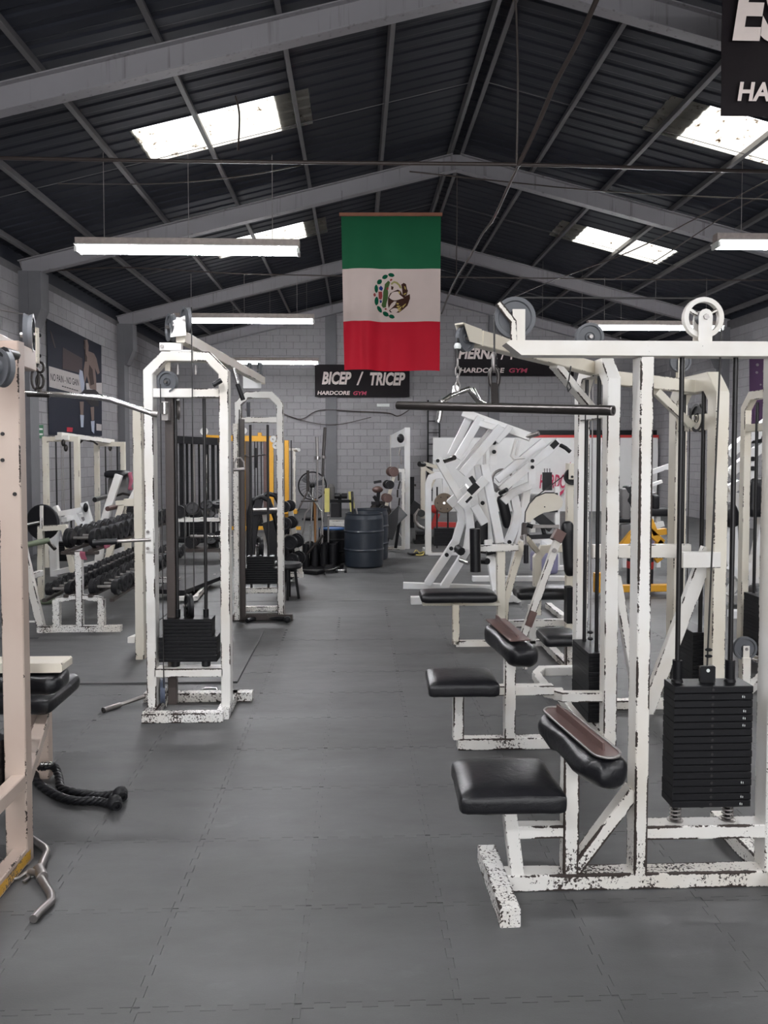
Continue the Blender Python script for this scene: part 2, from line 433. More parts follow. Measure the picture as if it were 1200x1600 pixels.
# wide rubber sheets over the rest of the floor
def sheets(x0, x1, y0, y1, sx, sy):
    nx, ny = max(1, round((x1 - x0) / sx)), max(1, round((y1 - y0) / sy)); ax, ay = (x1 - x0) / nx, (y1 - y0) / ny
    proto = B().box((-ax / 2 + .003, -ay / 2 + .003, -.004), (ax / 2 - .003, ay / 2 - .003, 0), .001).build('floor_mat', 'floor_rubber', floor)
    for i in range(nx):
        for j in range(ny):
            m_ = proto if (i, j) == (0, 0) else proto.copy()
            if (i, j) != (0, 0): C.objects.link(m_); m_.parent = floor
            m_.location = (x0 + ax * (i + .5), y0 + ay * (j + .5), -0.0012)
sheets(XL, XR, 8.62, YB, 2.0, 2.05)
sheets(XL, X0 - 4 * TX - .02, 1.0, 8.60, 1.7, 1.9)
sheets(X0 + 6 * TX + .02, XR, 1.0, 8.60, 2.0, 1.9)

def wall_blocks(wall, o, ex, ez_top, length, pick, nrm, skip=None):
    """running-bond blocks standing proud of the mortar; the largest in view are single parts, the rest one piece"""
    bw, bh, jt, pr = 0.40, 0.20, 0.006, 0.006
    o, ex, nrm = V(o), V(ex), V(nrm); cells = []
    rows = int(6.4 / bh)
    for r_ in range(rows):
        sh = -bw / 2 if r_ % 2 else 0.0
        k = 0
        while sh + k * bw < length:
            a, b_ = max(0, sh + k * bw), min(length, sh + (k + 1) * bw); k += 1
            if b_ - a < .1: continue
            zt = (r_ + 1) * bh
            if zt > min(ez_top(a), ez_top(b_)) + .001: continue
            cells.append((a, b_, r_ * bh))
    cells.sort(key=pick)
    def blk(mb, a, b_, z, org):
        c_ = .006
        A = [org + ex * (a + jt / 2) + V((0, 0, z + jt / 2)), org + ex * (b_ - jt / 2) + V((0, 0, z + jt / 2)),
             org + ex * (b_ - jt / 2) + V((0, 0, z + bh - jt / 2)), org + ex * (a + jt / 2) + V((0, 0, z + bh - jt / 2))]
        m_ = sum(A, V((0, 0, 0))) / 4
        T = [p + nrm * pr + (m_ - p).normalized() * c_ for p in A]
        mb.add(A + T, [[4, 5, 6, 7], [0, 1, 5, 4], [1, 2, 6, 5], [2, 3, 7, 6], [3, 0, 4, 7]])
    protos = {}
    for i, (a, b_, z) in enumerate(cells[:300]):
        key = round(b_ - a, 3)
        if key not in protos:
            mb = B(); blk(mb, 0, b_ - a, 0, V((0, 0, 0))); protos[key] = ob = mb.build('block', 'block_grey'); ob.parent = wall
        else:
            ob = protos[key].copy(); C.objects.link(ob)
        ob.parent = wall; ob.location = o + ex * a + V((0, 0, z))
    if len(cells) > 300:
        mb = B()
        for (a, b_, z) in cells[300:]: blk(mb, a, b_, z, o)
        mb.build('blockwork', 'block_grey', wall, kind='stuff')
EAVE = 4.72
wl = B().box((XL - .2, YF, 0), (XL, YB, EAVE), 0).build('wall_left', 'mortar', kind='structure')
wall_blocks(wl, (XL, 9.6, 0), (0, 1, 0), lambda a: EAVE, YB - 9.6, lambda c_: abs(c_[0] + 9.6 - 14.2) * 0.7 + abs(c_[2] - 2.9) * 1.0, (1, 0, 0))
wr_ = B().box((XR, YF, 0), (XR + .2, YB, EAVE + .1), 0).build('wall_right', 'mortar', kind='structure')
wall_blocks(wr_, (XR, YB, 0), (0, -1, 0), lambda a: EAVE, YB - 13, lambda c_: abs((YB - c_[0]) - 18.2) + abs(c_[2] - 2.6), (-1, 0, 0))
gz = lambda x: zf(x) + .405
wb = B(); wb.prism([(XL - .2, YB, 0), (XR + .2, YB, 0), (XR + .2, YB, gz(XR)), (RX, YB, gz(RX)), (XL - .2, YB, gz(XL))], (0, 1, 0), .2)
wb = wb.build('wall_back', 'mortar', kind='structure')
wall_blocks(wb, (XL, YB, 0), (1, 0, 0), lambda a: gz(XL + a) - .04, XR - XL, lambda c_: abs(XL + c_[0] - 1.0) * .8 + abs(c_[2] - 2.6), (0, -1, 0))
# pilasters with corbels under the frames
def pilaster(wall, x, y, sx, top, corb=True, ax='x'):
    p = B()
    if ax == 'x': p.box((min(x, x + sx), y - .17, 0), (max(x, x + sx), y + .17, top), .01)
    else: p.box((x - .165, y - abs(sx), 0), (x + .165, y, top), .01)
    p = p.build('pilaster', 'pilaster_grey', wall)
    if corb:
        s_ = 1 if sx > 0 else -1; e = x + sx
        B().prism([(e, y - .16, top - .95), (e + s_ * .06, y - .16, top - .93), (e + s_ * .2, y - .16, top - .6), (e + s_ * .2, y - .16, top), (e, y - .16, top)], (0, 1, 0), .32).build('corbel', 'pilaster_grey', p)
for fy in FRAMES[1:4]:
    pilaster(wl, XL, fy, .16, zf(XL + .3)); pilaster(wr_, XR, fy, -.16, zf(XR - .3))
for px in (-0.78, 4.13): pilaster(wb, px, YB, -.10, gz(px) - .05, False, 'y')

# roof: frames, purlins, sheets and roof lights
ceil = struct('ceiling')
def ibeam(a, b_, name):
    """I-section between two undersides points"""
    mb = B(); a, b_ = V(a), V(b_); up = V((0, 0, 1)); d = (b_ - a).normalized(); n_ = d.cross(V((0, 1, 0))).normalized()
    if n_.z < 0: n_ = -n_
    ext = d * .0
    for off, w_, h_ in ((.007, .15, .014), (.135, .012, .25), (.263, .15, .014)):
        mb.bar([a + n_ * off, b_ + n_ * off], w_, h_, n_, .001)
    return mb.build(name, 'beam_grey', ceil)
for fy in FRAMES:
    ibeam((XL + .02, fy, zf(XL + .02)), (RX, fy, ZAP), 'rafter'); ibeam((RX, fy, ZAP), (XR - .02, fy, zf(XR - .02)), 'rafter')
    B().box((RX - .09, fy - .06, ZAP - .0), (RX + .09, fy + .06, ZAP + .24)).build('ridge_plate', 'beam_grey', ceil)
PUR = (-5.3, -4.33, -3.145, -1.97, -.78, .39, 1.56, 1.76, 2.93, 4.14, 5.32, 6.5, 7.7, 8.6)
for px in PUR:
    z = zf(px) + .285 + .05
    n_ = V((SL if px > RX else -SL, 0, 1)).normalized()
    B().bar([(px, YF, z), (px, YB, z)], .055, .10, n_, .003).build('purlin', 'purlin_grey', ceil)
for sy in (5.3, 10.3, 15.25, 20.2):                      # sag rods
    for side in (-1, 1):
        xs = [p for p in PUR if (p < RX) == (side < 0)]
        B().tube([(xs[0], sy, zf(xs[0]) + .30), (xs[-1], sy, zf(xs[-1]) + .30)], .006, 5).build('sag_rod', 'purlin_grey', ceil)
ZS = ZAP + .40                                          # underside of the sheeting at the ridge
def sheet(x0, x1, y0, wd, dz, mat, name):
    """trapezoidal sheet between two x, ribs running down the slope"""
    mb = B(); nr = 4; prof = []
    for k in range(nr):
        b0 = k / nr * wd
        prof += [(b0, 0), (b0 + wd / nr * .5, 0), (b0 + wd / nr * .62, .014), (b0 + wd / nr * .88, .014)]
    prof.append((wd, 0))
    za, zb = ZS - SL * abs(x0 - RX) + dz, ZS - SL * abs(x1 - RX) + dz
    vs = [(x0, y0 + a, za + h) for a, h in prof] + [(x1, y0 + a, zb + h) for a, h in prof]; m_ = len(prof)
    mb.add(vs, [[k, k + 1, k + 1 + m_, k + m_] for k in range(m_ - 1)])
    vs2 = [V(v) + V((0, 0, .004)) for v in vs]
    mb.add(vs2, [[k + m_, k + 1 + m_, k + 1, k] for k in range(m_ - 1)])
    return mb.build(name, mat, ceil)
y = YF; SKY = [(-.6, .4), (4.5, 5.5), (9.58, 10.58), (14.7, 15.7)]
edges = []
while y < YB + .1:
    nxt = min([s_ for s_, e in SKY if s_ > y + 1e-6] + [YB + .3])
    lit = any(abs(s_ - y) < 1e-6 for s_, e in SKY)
    y2 = y + 1.0 if lit else min(y + 1.02, nxt)
    if not lit and nxt - y < 1.5: y2 = nxt
    wd = y2 - y
    if lit:
        for a, b_, c_, d, e in ((XL - .2, -2.77, -1.03, -.60, RX), (XR + .2, 6.25, 4.47, 3.98, RX)):
            sheet(min(a, b_), max(a, b_), y, wd, 0, 'roof_steel', 'roof_sheet')
            sheet(min(c_, e), max(c_, e), y, wd, 0, 'roof_steel', 'roof_sheet')
            sheet(min(b_, d) - (.03 if b_ < d else 0), max(b_, d) + (.03 if b_ > d else 0), y, wd, -.010, 'skylight_fibre', 'roof_light_panel')
    else:
        for a in (XL - .2, XR + .2): sheet(min(a, RX), max(a, RX), y, wd, 0, 'roof_steel', 'roof_sheet')
    y = y2
for s_ in (-1, 1):
    B().prism([(RX, YF, ZS + .06), (RX + s_ * .35, YF, ZS + .06 - .089), (RX + s_ * .35, YF, ZS + .05 - .089), (RX, YF, ZS + .05)], (0, 1, 0), YB - YF + .2).build('ridge_cap', 'roof_steel', ceil)

for x0_, x1_ in ((XL - .2, XL - .06), (XR + .06, XR + .2)):  # added dark strips that stop daylight leaking in at the eaves
    B().box((x0_, YF, 4.6), (x1_, YB, 5.05), 0).build('eave_light_stop', 'roof_steel', ceil)
wfr = B().prism([(XL - .2, YF, 0), (-2.4, YF, 0), (-2.4, YF, 4.0), (5.7, YF, 4.0), (5.7, YF, 0), (XR + .2, YF, 0), (XR + .2, YF, gz(XR)), (RX, YF, gz(RX)), (XL - .2, YF, gz(XL))], (0, -1, 0), .2).build('wall_front', 'mortar', kind='structure')  # unseen end wall, put in to cut the daylight from behind the camera

# ================================================================ lights on wires
def fluorescent(xl, yy, z, label):
    t = thing('fluorescent_light', label, 'light', (xl, yy, z), 'hanging fluorescent battens')
    L = 2.44
    B().bar([(xl, yy, z + .06), (xl + L, yy, z + .06)], .12, .085, (0, 0, 1), .006).build('housing', 'fixture_metal', t)
    B().bar([(xl + .01, yy, z + .010), (xl + L - .01, yy, z + .010)], .26, .012, (0, 0, 1), .003).build('reflector', 'fixture_white', t)
    for s_ in (-1, 1):
        B().tube([(xl + .035, yy + s_ * .055, z - .032), (xl + L - .035, yy + s_ * .055, z - .032)], .021, 10).build('lamp_tube', 'tube_light', t)
    for e in (0, 1): B().box((xl + e * (L - .03), yy - .085, z - .06), (xl + e * (L - .03) + .03, yy + .085, z), .004).build('end_cap', 'fixture_white', t)
    for e in (.3, 1.22, 2.14):
        B().tube([(xl + e, yy, z + .07), (xl + e, yy, zc(yy, xl + e))], .004, 5).build('hanger_wire', 'dull_steel', t)
    return t
def zc(yy, x): return 4.98 if abs(yy - 8.5) < .1 else (4.81 if 13 < yy < 14 else zf(x) + .41)
p = q(120, 387, 8.5); fluorescent(p.x, 8.5, p.z, 'long fluorescent batten nearest on the left, brightest and largest in view')
p = q(272, 499, 13.4); fluorescent(p.x, 13.4, p.z, 'fluorescent batten hanging behind the pulleys of the left cable tower')
p = q(346, 565, 19.2); fluorescent(p.x, 19.2, p.z, 'farthest fluorescent batten beside the bicep banner')
p = q(1117, 380, 8.5); fluorescent(p.x, 8.5, p.z, 'fluorescent batten cut by the right edge of the photo')
p = q(918, 510, 13.4); fluorescent(p.x, 13.4, p.z, 'fluorescent batten just above the white beam and spoked pulley')

fluorescent(4.0, 17.5, 4.0, 'added fluorescent batten, unseen behind the long white pulldown beam')  # added out of sight to brighten the back right
for yy_ in (2.5, -1.6):  # added battens out of view, lifting the overhead light near the camera
    fluorescent(-3.15, yy_, 4.0, f'added unseen fluorescent batten above the {"camera" if yy_ > 0 else "entrance"}, left row')
    fluorescent(4.0, yy_, 4.0, f'added unseen fluorescent batten above the {"camera" if yy_ > 0 else "entrance"}, right row')
# suspended wiring
def cable(pts, r, label, name='hanging_cable', mat='wire_brown', n=6):
    o = B().tube(smooth_path(pts, 6), r, n).build(name, mat)
    return tag(o, label, 'cable', 'wiring strung under the roof')
cable([(XL + .02, 8.5, q(0, 247, 8.5).z), q(0, 247, 8.5), q(230, 251, 8.5), q(500, 254, 8.5), q(800, 257, 8.5), q(1000, 262, 8.5), q(1200, 268, 8.5), (XR - .02, 8.5, q(1200, 268, 8.5).z)], .021, 'thick wire bundle strung straight across the hall over the nearest battens')
cable([(XL + .02, 13.4, 4.82), q(190, 418, 13.4), q(360, 427, 13.4), q(520, 431, 13.4), q(700, 433, 13.4), q(950, 436, 13.4), q(1200, 438, 13.4), (XR - .02, 13.4, 4.8)], .012, 'thinner wire strung across the hall behind the flag')
cable([q(945, -30, 6.8), q(905, 60, 7.3), q(868, 130, 7.8), q(840, 195, 8.2), q(810, 258, 8.5)], .028, 'twisted dark cable bundle sloping down from the upper right')
cable([q(810, 258, 8.52), q(795, 290, 9.0), q(772, 340, 10.0), q(752, 368, 11), q(735, 400, 12), q(708, 445, 13.4), q(690, 490, 17)], .020, 'dark cable sagging away behind the flag towards the back wall')
cable([q(806, 0, 7.85), q(809, 120, 8.2), q(807, 257, 8.5)], .012, 'vertical wire dropping from the first roof apex')
cable([q(714, 270, 12.7), q(714, 340, 13), q(713, 433, 13.4)], .008, 'thin vertical wire dropping beside the flag')
cable([q(1200, 282, 9.4), q(1090, 340, 10.6), q(980, 395, 12), q(860, 440, 13.5), q(790, 470, 15)], .010, 'wire slanting down in front of the right roof light')
cable([q(1200, 300, 10), q(1120, 345, 11), q(1020, 410, 12.6), q(960, 436, 13.3)], .009, 'second wire slanting down towards the right batten')
cable([q(640, 268, 8.7), q(800, 285, 9.2), q(960, 300, 9.6), q(1200, 312, 10)], .008, 'faint wire drooping below the thick wire bundle')
cable([q(90, 287, 9), q(250, 287, 9.2), q(380, 275, 9), q(480, 256, 8.6)], .007, 'faint wire drooping above the left batten')
p0 = q(368, 150, 9.2)
cable([p0, q(374, 180, 9.2), q(372, 235, 9)], .012, 'short stiff wire hanging under the large left roof light', 'drop_wire')

# ================================================================ flag
FY = 12.45
tl, tr_, bl_, br_ = q(533, 338, FY), q(689, 338, FY), q(538, 578, FY), q(687, 580, FY)
def fs_(u, v_, lift=0.0):
    p = (tl * (1 - u) + tr_ * u) * (1 - v_) + (bl_ * (1 - u) + br_ * u) * v_
    amp = .010 + .035 * v_
    ry = amp * (math.sin(u * 17 + 1.2) * (1.15 - u) + .5 * math.sin(u * 31 + v_ * 3) * (1 - u) + .25 * math.sin(u * 9 + v_ * 5))
    ry += .03 * v_ * math.exp(-((u - .1 - .1 * v_) / .05) ** 2)
    return p + V((0, ry - lift, .012 * math.sin(u * 9) * v_))
fl = thing('flag', 'large green white and red flag hanging vertically from a wooden batten', 'flag', ((tl.x + tr_.x) / 2, FY, bl_.z))
a, b_ = q(530, 335, FY), q(691, 335, FY)
B().bar([a, b_], .03, .055, (0, 0, 1), .004).build('batten', 'wood_red', fl)
for x in (534, 687):
    e = q(x, 332, FY); B().tube([e, (e.x, FY + .2, zf(e.x) + .1)], .003, 4).build('cord', 'cable_black', fl)
def fv(py): return (py - 338) / 241
for v0, v1, nm, mt in ((0, fv(419.5), 'green_stripe', 'flag_green'), (fv(419.5), fv(502), 'white_stripe', 'flag_white'), (fv(502), 1, 'red_stripe', 'flag_red')):
    mb = B(); nu, nv = 60, 8
    for lift, rev in ((0, False), (-.003, True)):
        vs = [fs_(i / nu, v0 + (v1 - v0) * j / nv, lift) for j in range(nv + 1) for i in range(nu + 1)]
        fs = []
        for j in range(nv):
            for i in range(nu):
                k = j * (nu + 1) + i; f = [k, k + nu + 1, k + nu + 2, k + 1]; fs.append(f[::-1] if rev else f)
        mb.add(vs, fs, True)
    mb.build(nm, mt, fl)
def fuv(zx, zy):                                          # emblem sketch coordinates on the cloth
    px, py = 570 + zx / 13.333, 410 + zy / 13.333
    return (px - 535) / 152.5, fv(py)
def emblem(polys, name, mat, lift):
    mb = B()
    for pl_ in polys:
        ring = [fs_(*fuv(*p), lift) for p in pl_]
        tri = geometry.tessellate_polygon([[V((p[0], p[1], 0)) for p in pl_]])
        mb.add(ring, [list(t_) for t_ in tri])
    return mb.build(name, mat, fl)
def leaf(x, y_, L, W, ang):
    ca, sa = math.cos(ang), math.sin(ang); out = []; L *= 1.18; W *= 1.2
    for k in range(12):
        t = 2 * math.pi * k / 12; a_, b2 = L * math.cos(t), W * math.sin(t) * (1 if abs(math.cos(t)) < .8 else .75)
        out.append((x + a_ * ca - b2 * sa, y_ + a_ * sa + b2 * ca))
    return out
emblem([leaf(545, 255, 58, 34, .25), leaf(415, 290, 55, 36, -.45), leaf(300, 395, 55, 38, -.85), leaf(232, 545, 75, 32, 1.57),
        leaf(235, 800, 80, 36, 1.65), leaf(295, 965, 68, 34, 1.0), leaf(425, 1060, 62, 38, .6), leaf(548, 1115, 55, 34, .35)], 'laurel_leaves', 'em_leaf', .004)
emblem([[(480, 370), (520, 400), (500, 470), (470, 540), (480, 620), (470, 740), (440, 840), (430, 920), (370, 930), (335, 880), (360, 800), (370, 700), (375, 600), (400, 520), (410, 440)]], 'cactus', 'em_cactus', .004)
emblem([[(475, 720), (520, 630), (600, 590), (680, 555), (740, 590), (770, 660), (840, 690), (930, 650), (935, 740), (900, 840), (880, 890), (800, 960), (700, 1035), (520, 1030), (490, 990), (560, 930), (620, 870), (650, 800), (600, 800), (540, 850), (485, 940), (470, 850)],
        [(750, 450), (800, 415), (850, 440), (870, 540), (890, 580), (860, 680), (780, 680), (770, 560)], [(540, 480), (590, 500), (580, 560), (540, 560)]], 'eagle', 'em_brown', .005)
emblem([[(650, 830), (700, 840), (690, 870), (645, 860)], [(660, 890), (730, 890), (690, 930), (650, 915)], [(670, 950), (760, 900), (740, 950), (680, 990)], [(770, 900), (850, 840), (840, 870), (780, 940)],
        [(690, 1000), (760, 960), (730, 1000), (700, 1020)], [(690, 600), (730, 590), (720, 650), (690, 630)], [(810, 480), (840, 500), (850, 560), (820, 540)], [(800, 640), (860, 620), (850, 650), (800, 670)]], 'feathers', 'em_gold', .007)
emblem([[(530, 430), (600, 380), (670, 400), (740, 470), (760, 530), (720, 530), (690, 470), (640, 430), (600, 420), (550, 460)]], 'serpent', 'em_snake', .006)
emblem([[(330, 470), (375, 520), (350, 580), (300, 560), (285, 520)], [(300, 770), (350, 780), (340, 830), (305, 830)]], 'blue_glyph', 'em_blue', .004)
emblem([[(275, 600), (350, 595), (360, 690), (340, 760), (280, 750)], [(440, 520), (490, 500), (480, 560), (440, 560)], leaf(540, 355, 26, 16, -.6), leaf(195, 675, 22, 30, 0), leaf(425, 955, 20, 16, 0)], 'red_glyph', 'em_red', .005)

# ================================================================ banners and posters
def banner(x0, y0, x1, y1, Y, label, name='banner', mat='print_black', th=.012, rip=.012):
    a, b_ = q(x0, y1, Y), q(x1, y0, Y); t = thing(name, label, 'banner', ((a.x + b_.x) / 2, Y, a.z))
    mb = B(); nu, nv = 24, 6
    for lift, rev in ((0, False), (-.004, True)):
        vs = [(a.x + (b_.x - a.x) * i / nu, Y + rip * noise.noise(V((i * .7, j * .8, Y))) * (1 if .5 < j < nv - .5 else .3) - lift, a.z + (b_.z - a.z) * j / nv) for j in range(nv + 1) for i in range(nu + 1)]
        fs = [[j * (nu + 1) + i, j * (nu + 1) + i + 1, (j + 1) * (nu + 1) + i + 1, (j + 1) * (nu + 1) + i] for j in range(nv) for i in range(nu)]
        mb.add(vs, [f[::-1] for f in fs] if rev else fs, True)
    mb.build('sheet', mat, t)
    if Y > 20:
        for cx_ in (a.x + .03, b_.x - .03):
            for cz_ in (a.z + .03, b_.z - .03): B().tube([(cx_, Y - .012, cz_), (cx_, YB - .008, cz_)], .006, 6).build('wall_tie', 'cable_black', t)
    return t
def ptext(t, body, x0, y0, x1, y1, Y, mat, name, shear=0, bold=0, off=.03):
    a, b_ = q(x0, y1, Y), q(x1, y0, Y)
    return text(body, (a.x, Y - off, a.z), (1, 0, 0), (0, 0, 1), b_.x - a.x, b_.z - a.z, mat, name, t, shear, bold, 0.0)
BY = YB - .16
t = banner(492, 570, 640, 620, BY, 'black banner lettered BICEP / TRICEP on the back wall below the flag')
ptext(t, 'BICEP', 503, 581, 549, 601, BY, 'print_white', 'lettering', .22, .04)
ptext(t, '/', 557, 581, 568, 602, BY, 'print_white', 'lettering', .1, .01)
ptext(t, 'TRICEP', 578, 582, 633, 602.5, BY, 'print_white', 'lettering', .22, .04)
ptext(t, 'HARDCORE', 496, 611, 547, 617, BY, 'print_white', 'lettering', .15, .03)
ptext(t, 'GYM', 552, 611.5, 573, 617.5, BY, 'print_pink', 'lettering', .15, .03)
t = banner(714, 532, 897, 587, BY, 'black banner lettered PIERNA hanging behind the pulldown beam')
ptext(t, 'PIERNA', 716, 544, 777, 561, BY, 'print_white', 'lettering', .22, .04)
ptext(t, '/', 782, 544, 790, 562, BY, 'print_white', 'lettering', .1, .01)
ptext(t, 'P', 797, 544, 806, 562, BY, 'print_white', 'lettering', .22, .04)
ptext(t, 'HARDCORE', 718, 575, 788, 582.5, BY, 'print_white', 'lettering', .15, .03)
ptext(t, 'GYM', 795, 575.5, 824, 582.5, BY, 'print_pink', 'lettering', .15, .03)
t = banner(1126, -60, 1560, 181, 6.3, 'black banner high on the right showing the letters ES, cut by the frame', rip=.03)
ptext(t, 'ESPALDA', 1141, -24, 1500, 68, 6.3, 'print_white', 'lettering', .2, .04, .035)
ptext(t, 'HARDCORE', 1149, 134, 1345, 161, 6.3, 'print_white', 'lettering', .15, .03, .035)
ptext(t, 'GYM', 1362, 134, 1445, 161, 6.3, 'print_pink', 'lettering', .15, .012, .035)
for x in (1132, 1330, 1550):
    a = q(x, -60, 6.3); B().tube([a, (a.x, 6.9, zf(a.x) + .3)], .004, 4).build('cord', 'cable_black', t)
# small white notice on the back wall
a = q(589, 635, BY); B().box((a.x, YB - .03, a.z), (a.x + .38, YB - .012, a.z + .09), .003).build('notice_strip', 'sign_white').update_tag()
tag(bpy.data.objects['notice_strip'], 'small white strip notice on the block wall under the bicep banner', 'sign')
# white tarpaulin with red print
TYY = 21.6
t = banner(676, 684, 1028, 850, TYY, 'white tarpaulin with red lettering hung across the back right', 'tarpaulin', 'tarp_white', rip=.07)
ptext(t, 'HARDCORE', 842, 741, 905, 763, TYY, 'print_pink', 'lettering', .2, .02, .08)
mb = B(); mb.prism([q(884, 728, TYY - .08), q(892, 722, TYY - .08), q(890, 740, TYY - .08), q(884, 742, TYY - .08)], (0, -1, 0), .003)
mb.prism([q(870, 772, TYY - .08), q(882, 764, TYY - .08), q(880, 770, TYY - .08), q(873, 777, TYY - .08)], (0, -1, 0), .003)
mb.build('red_emblem', 'print_pink', t)
a, b_ = q(825, 683, 21.75), q(1028, 683, 21.75)
o = B().bar([a, b_], .12, .12).build('red_rail', 'red_paint'); tag(o, 'dark red rail along the top of the white tarpaulin', 'rail')
a, b_ = q(840, 676, 22), q(1028, 676, 22)
o = B().bar([a, b_], .2, .14).build('shelf_board', 'black_steel'); tag(o, 'dark shelf board above the red rail on the back wall', 'shelf')

# left wall poster
WX = XL + .03
pt = thing('gym_poster', 'dark gym poster of a shirtless man reading NO PAIN - NO GAIN on the left wall', 'poster', (WX, 14.8, 2.0))
def wq(zx, zy, k=0.0): p = qx(60 + zx / 8, 490 + zy / 8, WX); return V((WX + k, p.y, p.z))
def wpoly(pts, name, mat, k):
    P_ = [wq(*p, k) for p in pts]; n = len(P_); mb = B(); mb.prism(P_, (1, 0, 0), .002); return mb.build(name, mat, pt)
wpoly([(100, 60), (785, 400), (795, 1530), (135, 1515)], 'sheet', 'ink_navy', 0)
wpoly([(300, 420), (545, 560), (545, 750), (300, 690)], 'backdrop', 'ink_rust', .004)
wpoly([(125, 655), (500, 765), (540, 985), (490, 1005), (130, 915)], 'band', 'ink_band', .006)
a = wq(148, 835, .009); b2 = wq(500, 905, .009); text('NO PAIN - NO GAIN', a, b2 - a, (0, 0, 1), (b2 - a).length, .13, 'print_black', 'lettering', pt, 0, .01, 0)
for k in range(7): wpoly([(288 + k * 30, 900 + k * 9), (310 + k * 30, 906 + k * 9), (310 + k * 30, 918 + k * 9), (288 + k * 30, 912 + k * 9)], 'fine_print', 'print_black', .009)
wpoly([(590, 870), (790, 865), (790, 1010), (600, 960)], 'band', 'ink_band', .005)
wpoly([(565, 330), (605, 325), (622, 400), (620, 470), (650, 480), (690, 500), (720, 560), (760, 740), (735, 760), (700, 680), (715, 800), (720, 960), (640, 940), (600, 780), (570, 880), (560, 700), (575, 600), (600, 540), (585, 500), (565, 430)], 'figure', 'skin_a', .008)
wpoly([(560, 340), (580, 330), (585, 500), (600, 540), (600, 600), (575, 600), (570, 430)], 'figure_shade', 'skin_b', .011)
wpoly([(630, 640), (670, 700), (690, 880), (645, 900), (620, 760)], 'figure_shade', 'skin_b', .011)
wpoly([(510, 700), (545, 720), (570, 880), (560, 1000), (530, 960), (500, 780)], 'arm_wrap', 'ink_sock', .010)
wpoly([(560, 950), (700, 950), (745, 990), (745, 1160), (650, 1150), (580, 1080), (530, 1000)], 'shorts', 'print_black', .012)
wpoly([(510, 1100), (560, 1100), (555, 1270), (520, 1270)], 'leg', 'skin_a', .009)
wpoly([(645, 1170), (690, 1165), (690, 1330), (660, 1340)], 'leg', 'skin_a', .009)
wpoly([(515, 1265), (562, 1270), (555, 1420), (525, 1420)], 'boot', 'ink_sock', .010)
wpoly([(650, 1345), (695, 1340), (690, 1500), (660, 1470)], 'boot', 'ink_sock', .010)
wpoly([(350, 1420), (425, 1425), (420, 1480), (350, 1475)], 'red_logo', 'ink_red', .006)
wpoly([(720, 1375), (785, 1385), (785, 1465), (722, 1460)], 'white_logo', 'ink_band', .006)
wpoly([(140, 200), (170, 260), (215, 430), (200, 430), (160, 300)], 'crease_sheen', 'ink_rust', .004)
# exit arrow sign
gs = thing('arrow_sign', 'small green arrow sign on the left wall beside the gym poster', 'sign', (WX, 13.1, 2.0))
def wbx(x0, y0, x1, y1, name, mat, k, par):
    P_ = [qx(x0, y0, WX), qx(x1, y0, WX), qx(x1, y1, WX), qx(x0, y1, WX)]; P_ = [V((WX + k, p.y, p.z)) for p in P_]
    mb = B(); mb.prism(P_, (1, 0, 0), .003); return mb.build(name, mat, par)
wbx(55.5, 664, 67.5, 685, 'sign_board', 'sign_green', 0, gs)
mb = B(); A = [(57, 670), (60, 667), (60, 669), (66, 669.3), (66, 672), (60, 671.5), (60, 673.5)]
mb.prism([V((WX + .005, qx(*p, WX).y, qx(*p, WX).z)) for p in A], (1, 0, 0), .002); mb.build('arrow', 'sign_white', gs)
wbx(57, 677, 66, 680, 'caption', 'sign_white', .005, gs)
gs = thing('arrow_sign', 'tiny green arrow sign far along the left wall', 'sign', (WX, 17.4, 2.2))
wbx(192.5, 665, 199, 673, 'sign_board', 'sign_green', 0, gs); wbx(194, 668, 198, 670, 'arrow', 'sign_white', .005, gs)
# right wall poster
RXW = XR - .03
rp = thing('dark_poster', 'dark purple poster on the right wall behind the rightmost tower', 'poster', (RXW, 16.6, 2.0))
def rbx(pts, name, mat, k):
    mb = B(); mb.prism([V((RXW - k, qx(*p, RXW).y, qx(*p, RXW).z)) for p in pts], (-1, 0, 0), .003); return mb.build(name, mat, rp)
rbx([(1171, 560), (1240, 540), (1240, 700), (1171, 690)], 'sheet', 'ink_purple', 0)
for (x, y_, r_) in ((1184, 570, 2.5), (1183, 582, 2.2), (1196, 580, 4), (1189, 601, 1.5)):
    rbx([(x + r_ * math.cos(k), y_ + r_ * math.sin(k)) for k in (0, 1.05, 2.1, 3.14, 4.2, 5.2)], 'print_spot', 'grey_pad', .005)

# ================================================================ shared gym parts
def pulley(parent, c_, axis, r, th=.022, mat='grey_pulley', bracket=None, name='pulley', bmat='white_paint'):
    rim = [(.0001, -th * .3), (r * .30, -th * .3), (r * .32, -th * .5), (r * .36, -th * .18), (r * .78, -th * .18), (r * .82, -th * .5), (r, -th * .5), (r * .9, 0), (r, th * .5), (r * .82, th * .5), (r * .78, th * .18), (r * .36, th * .18), (r * .32, th * .5), (r * .30, th * .3), (.0001, th * .3)]
    o = B().lathe(rim, c_, axis, 26).build(name, mat, parent)
    ax = V(axis).normalized()
    B().lathe([(.0001, -th), (r * .14, -th), (r * .14, th), (.0001, th)], c_, axis, 8, False).build('axle_bolt', 'dull_steel', o)
    if bracket:                                             # straps both sides down to a foot point
        for s_ in (-1, 1):
            e = V(c_) + ax * (s_ * th * .75); f = V(bracket) + ax * (s_ * th * .75)
            d = (f - e).normalized()
            B().bar([e - d * .022, f], .045, .005, ax, .001).build('bracket', bmat, o)
    return o
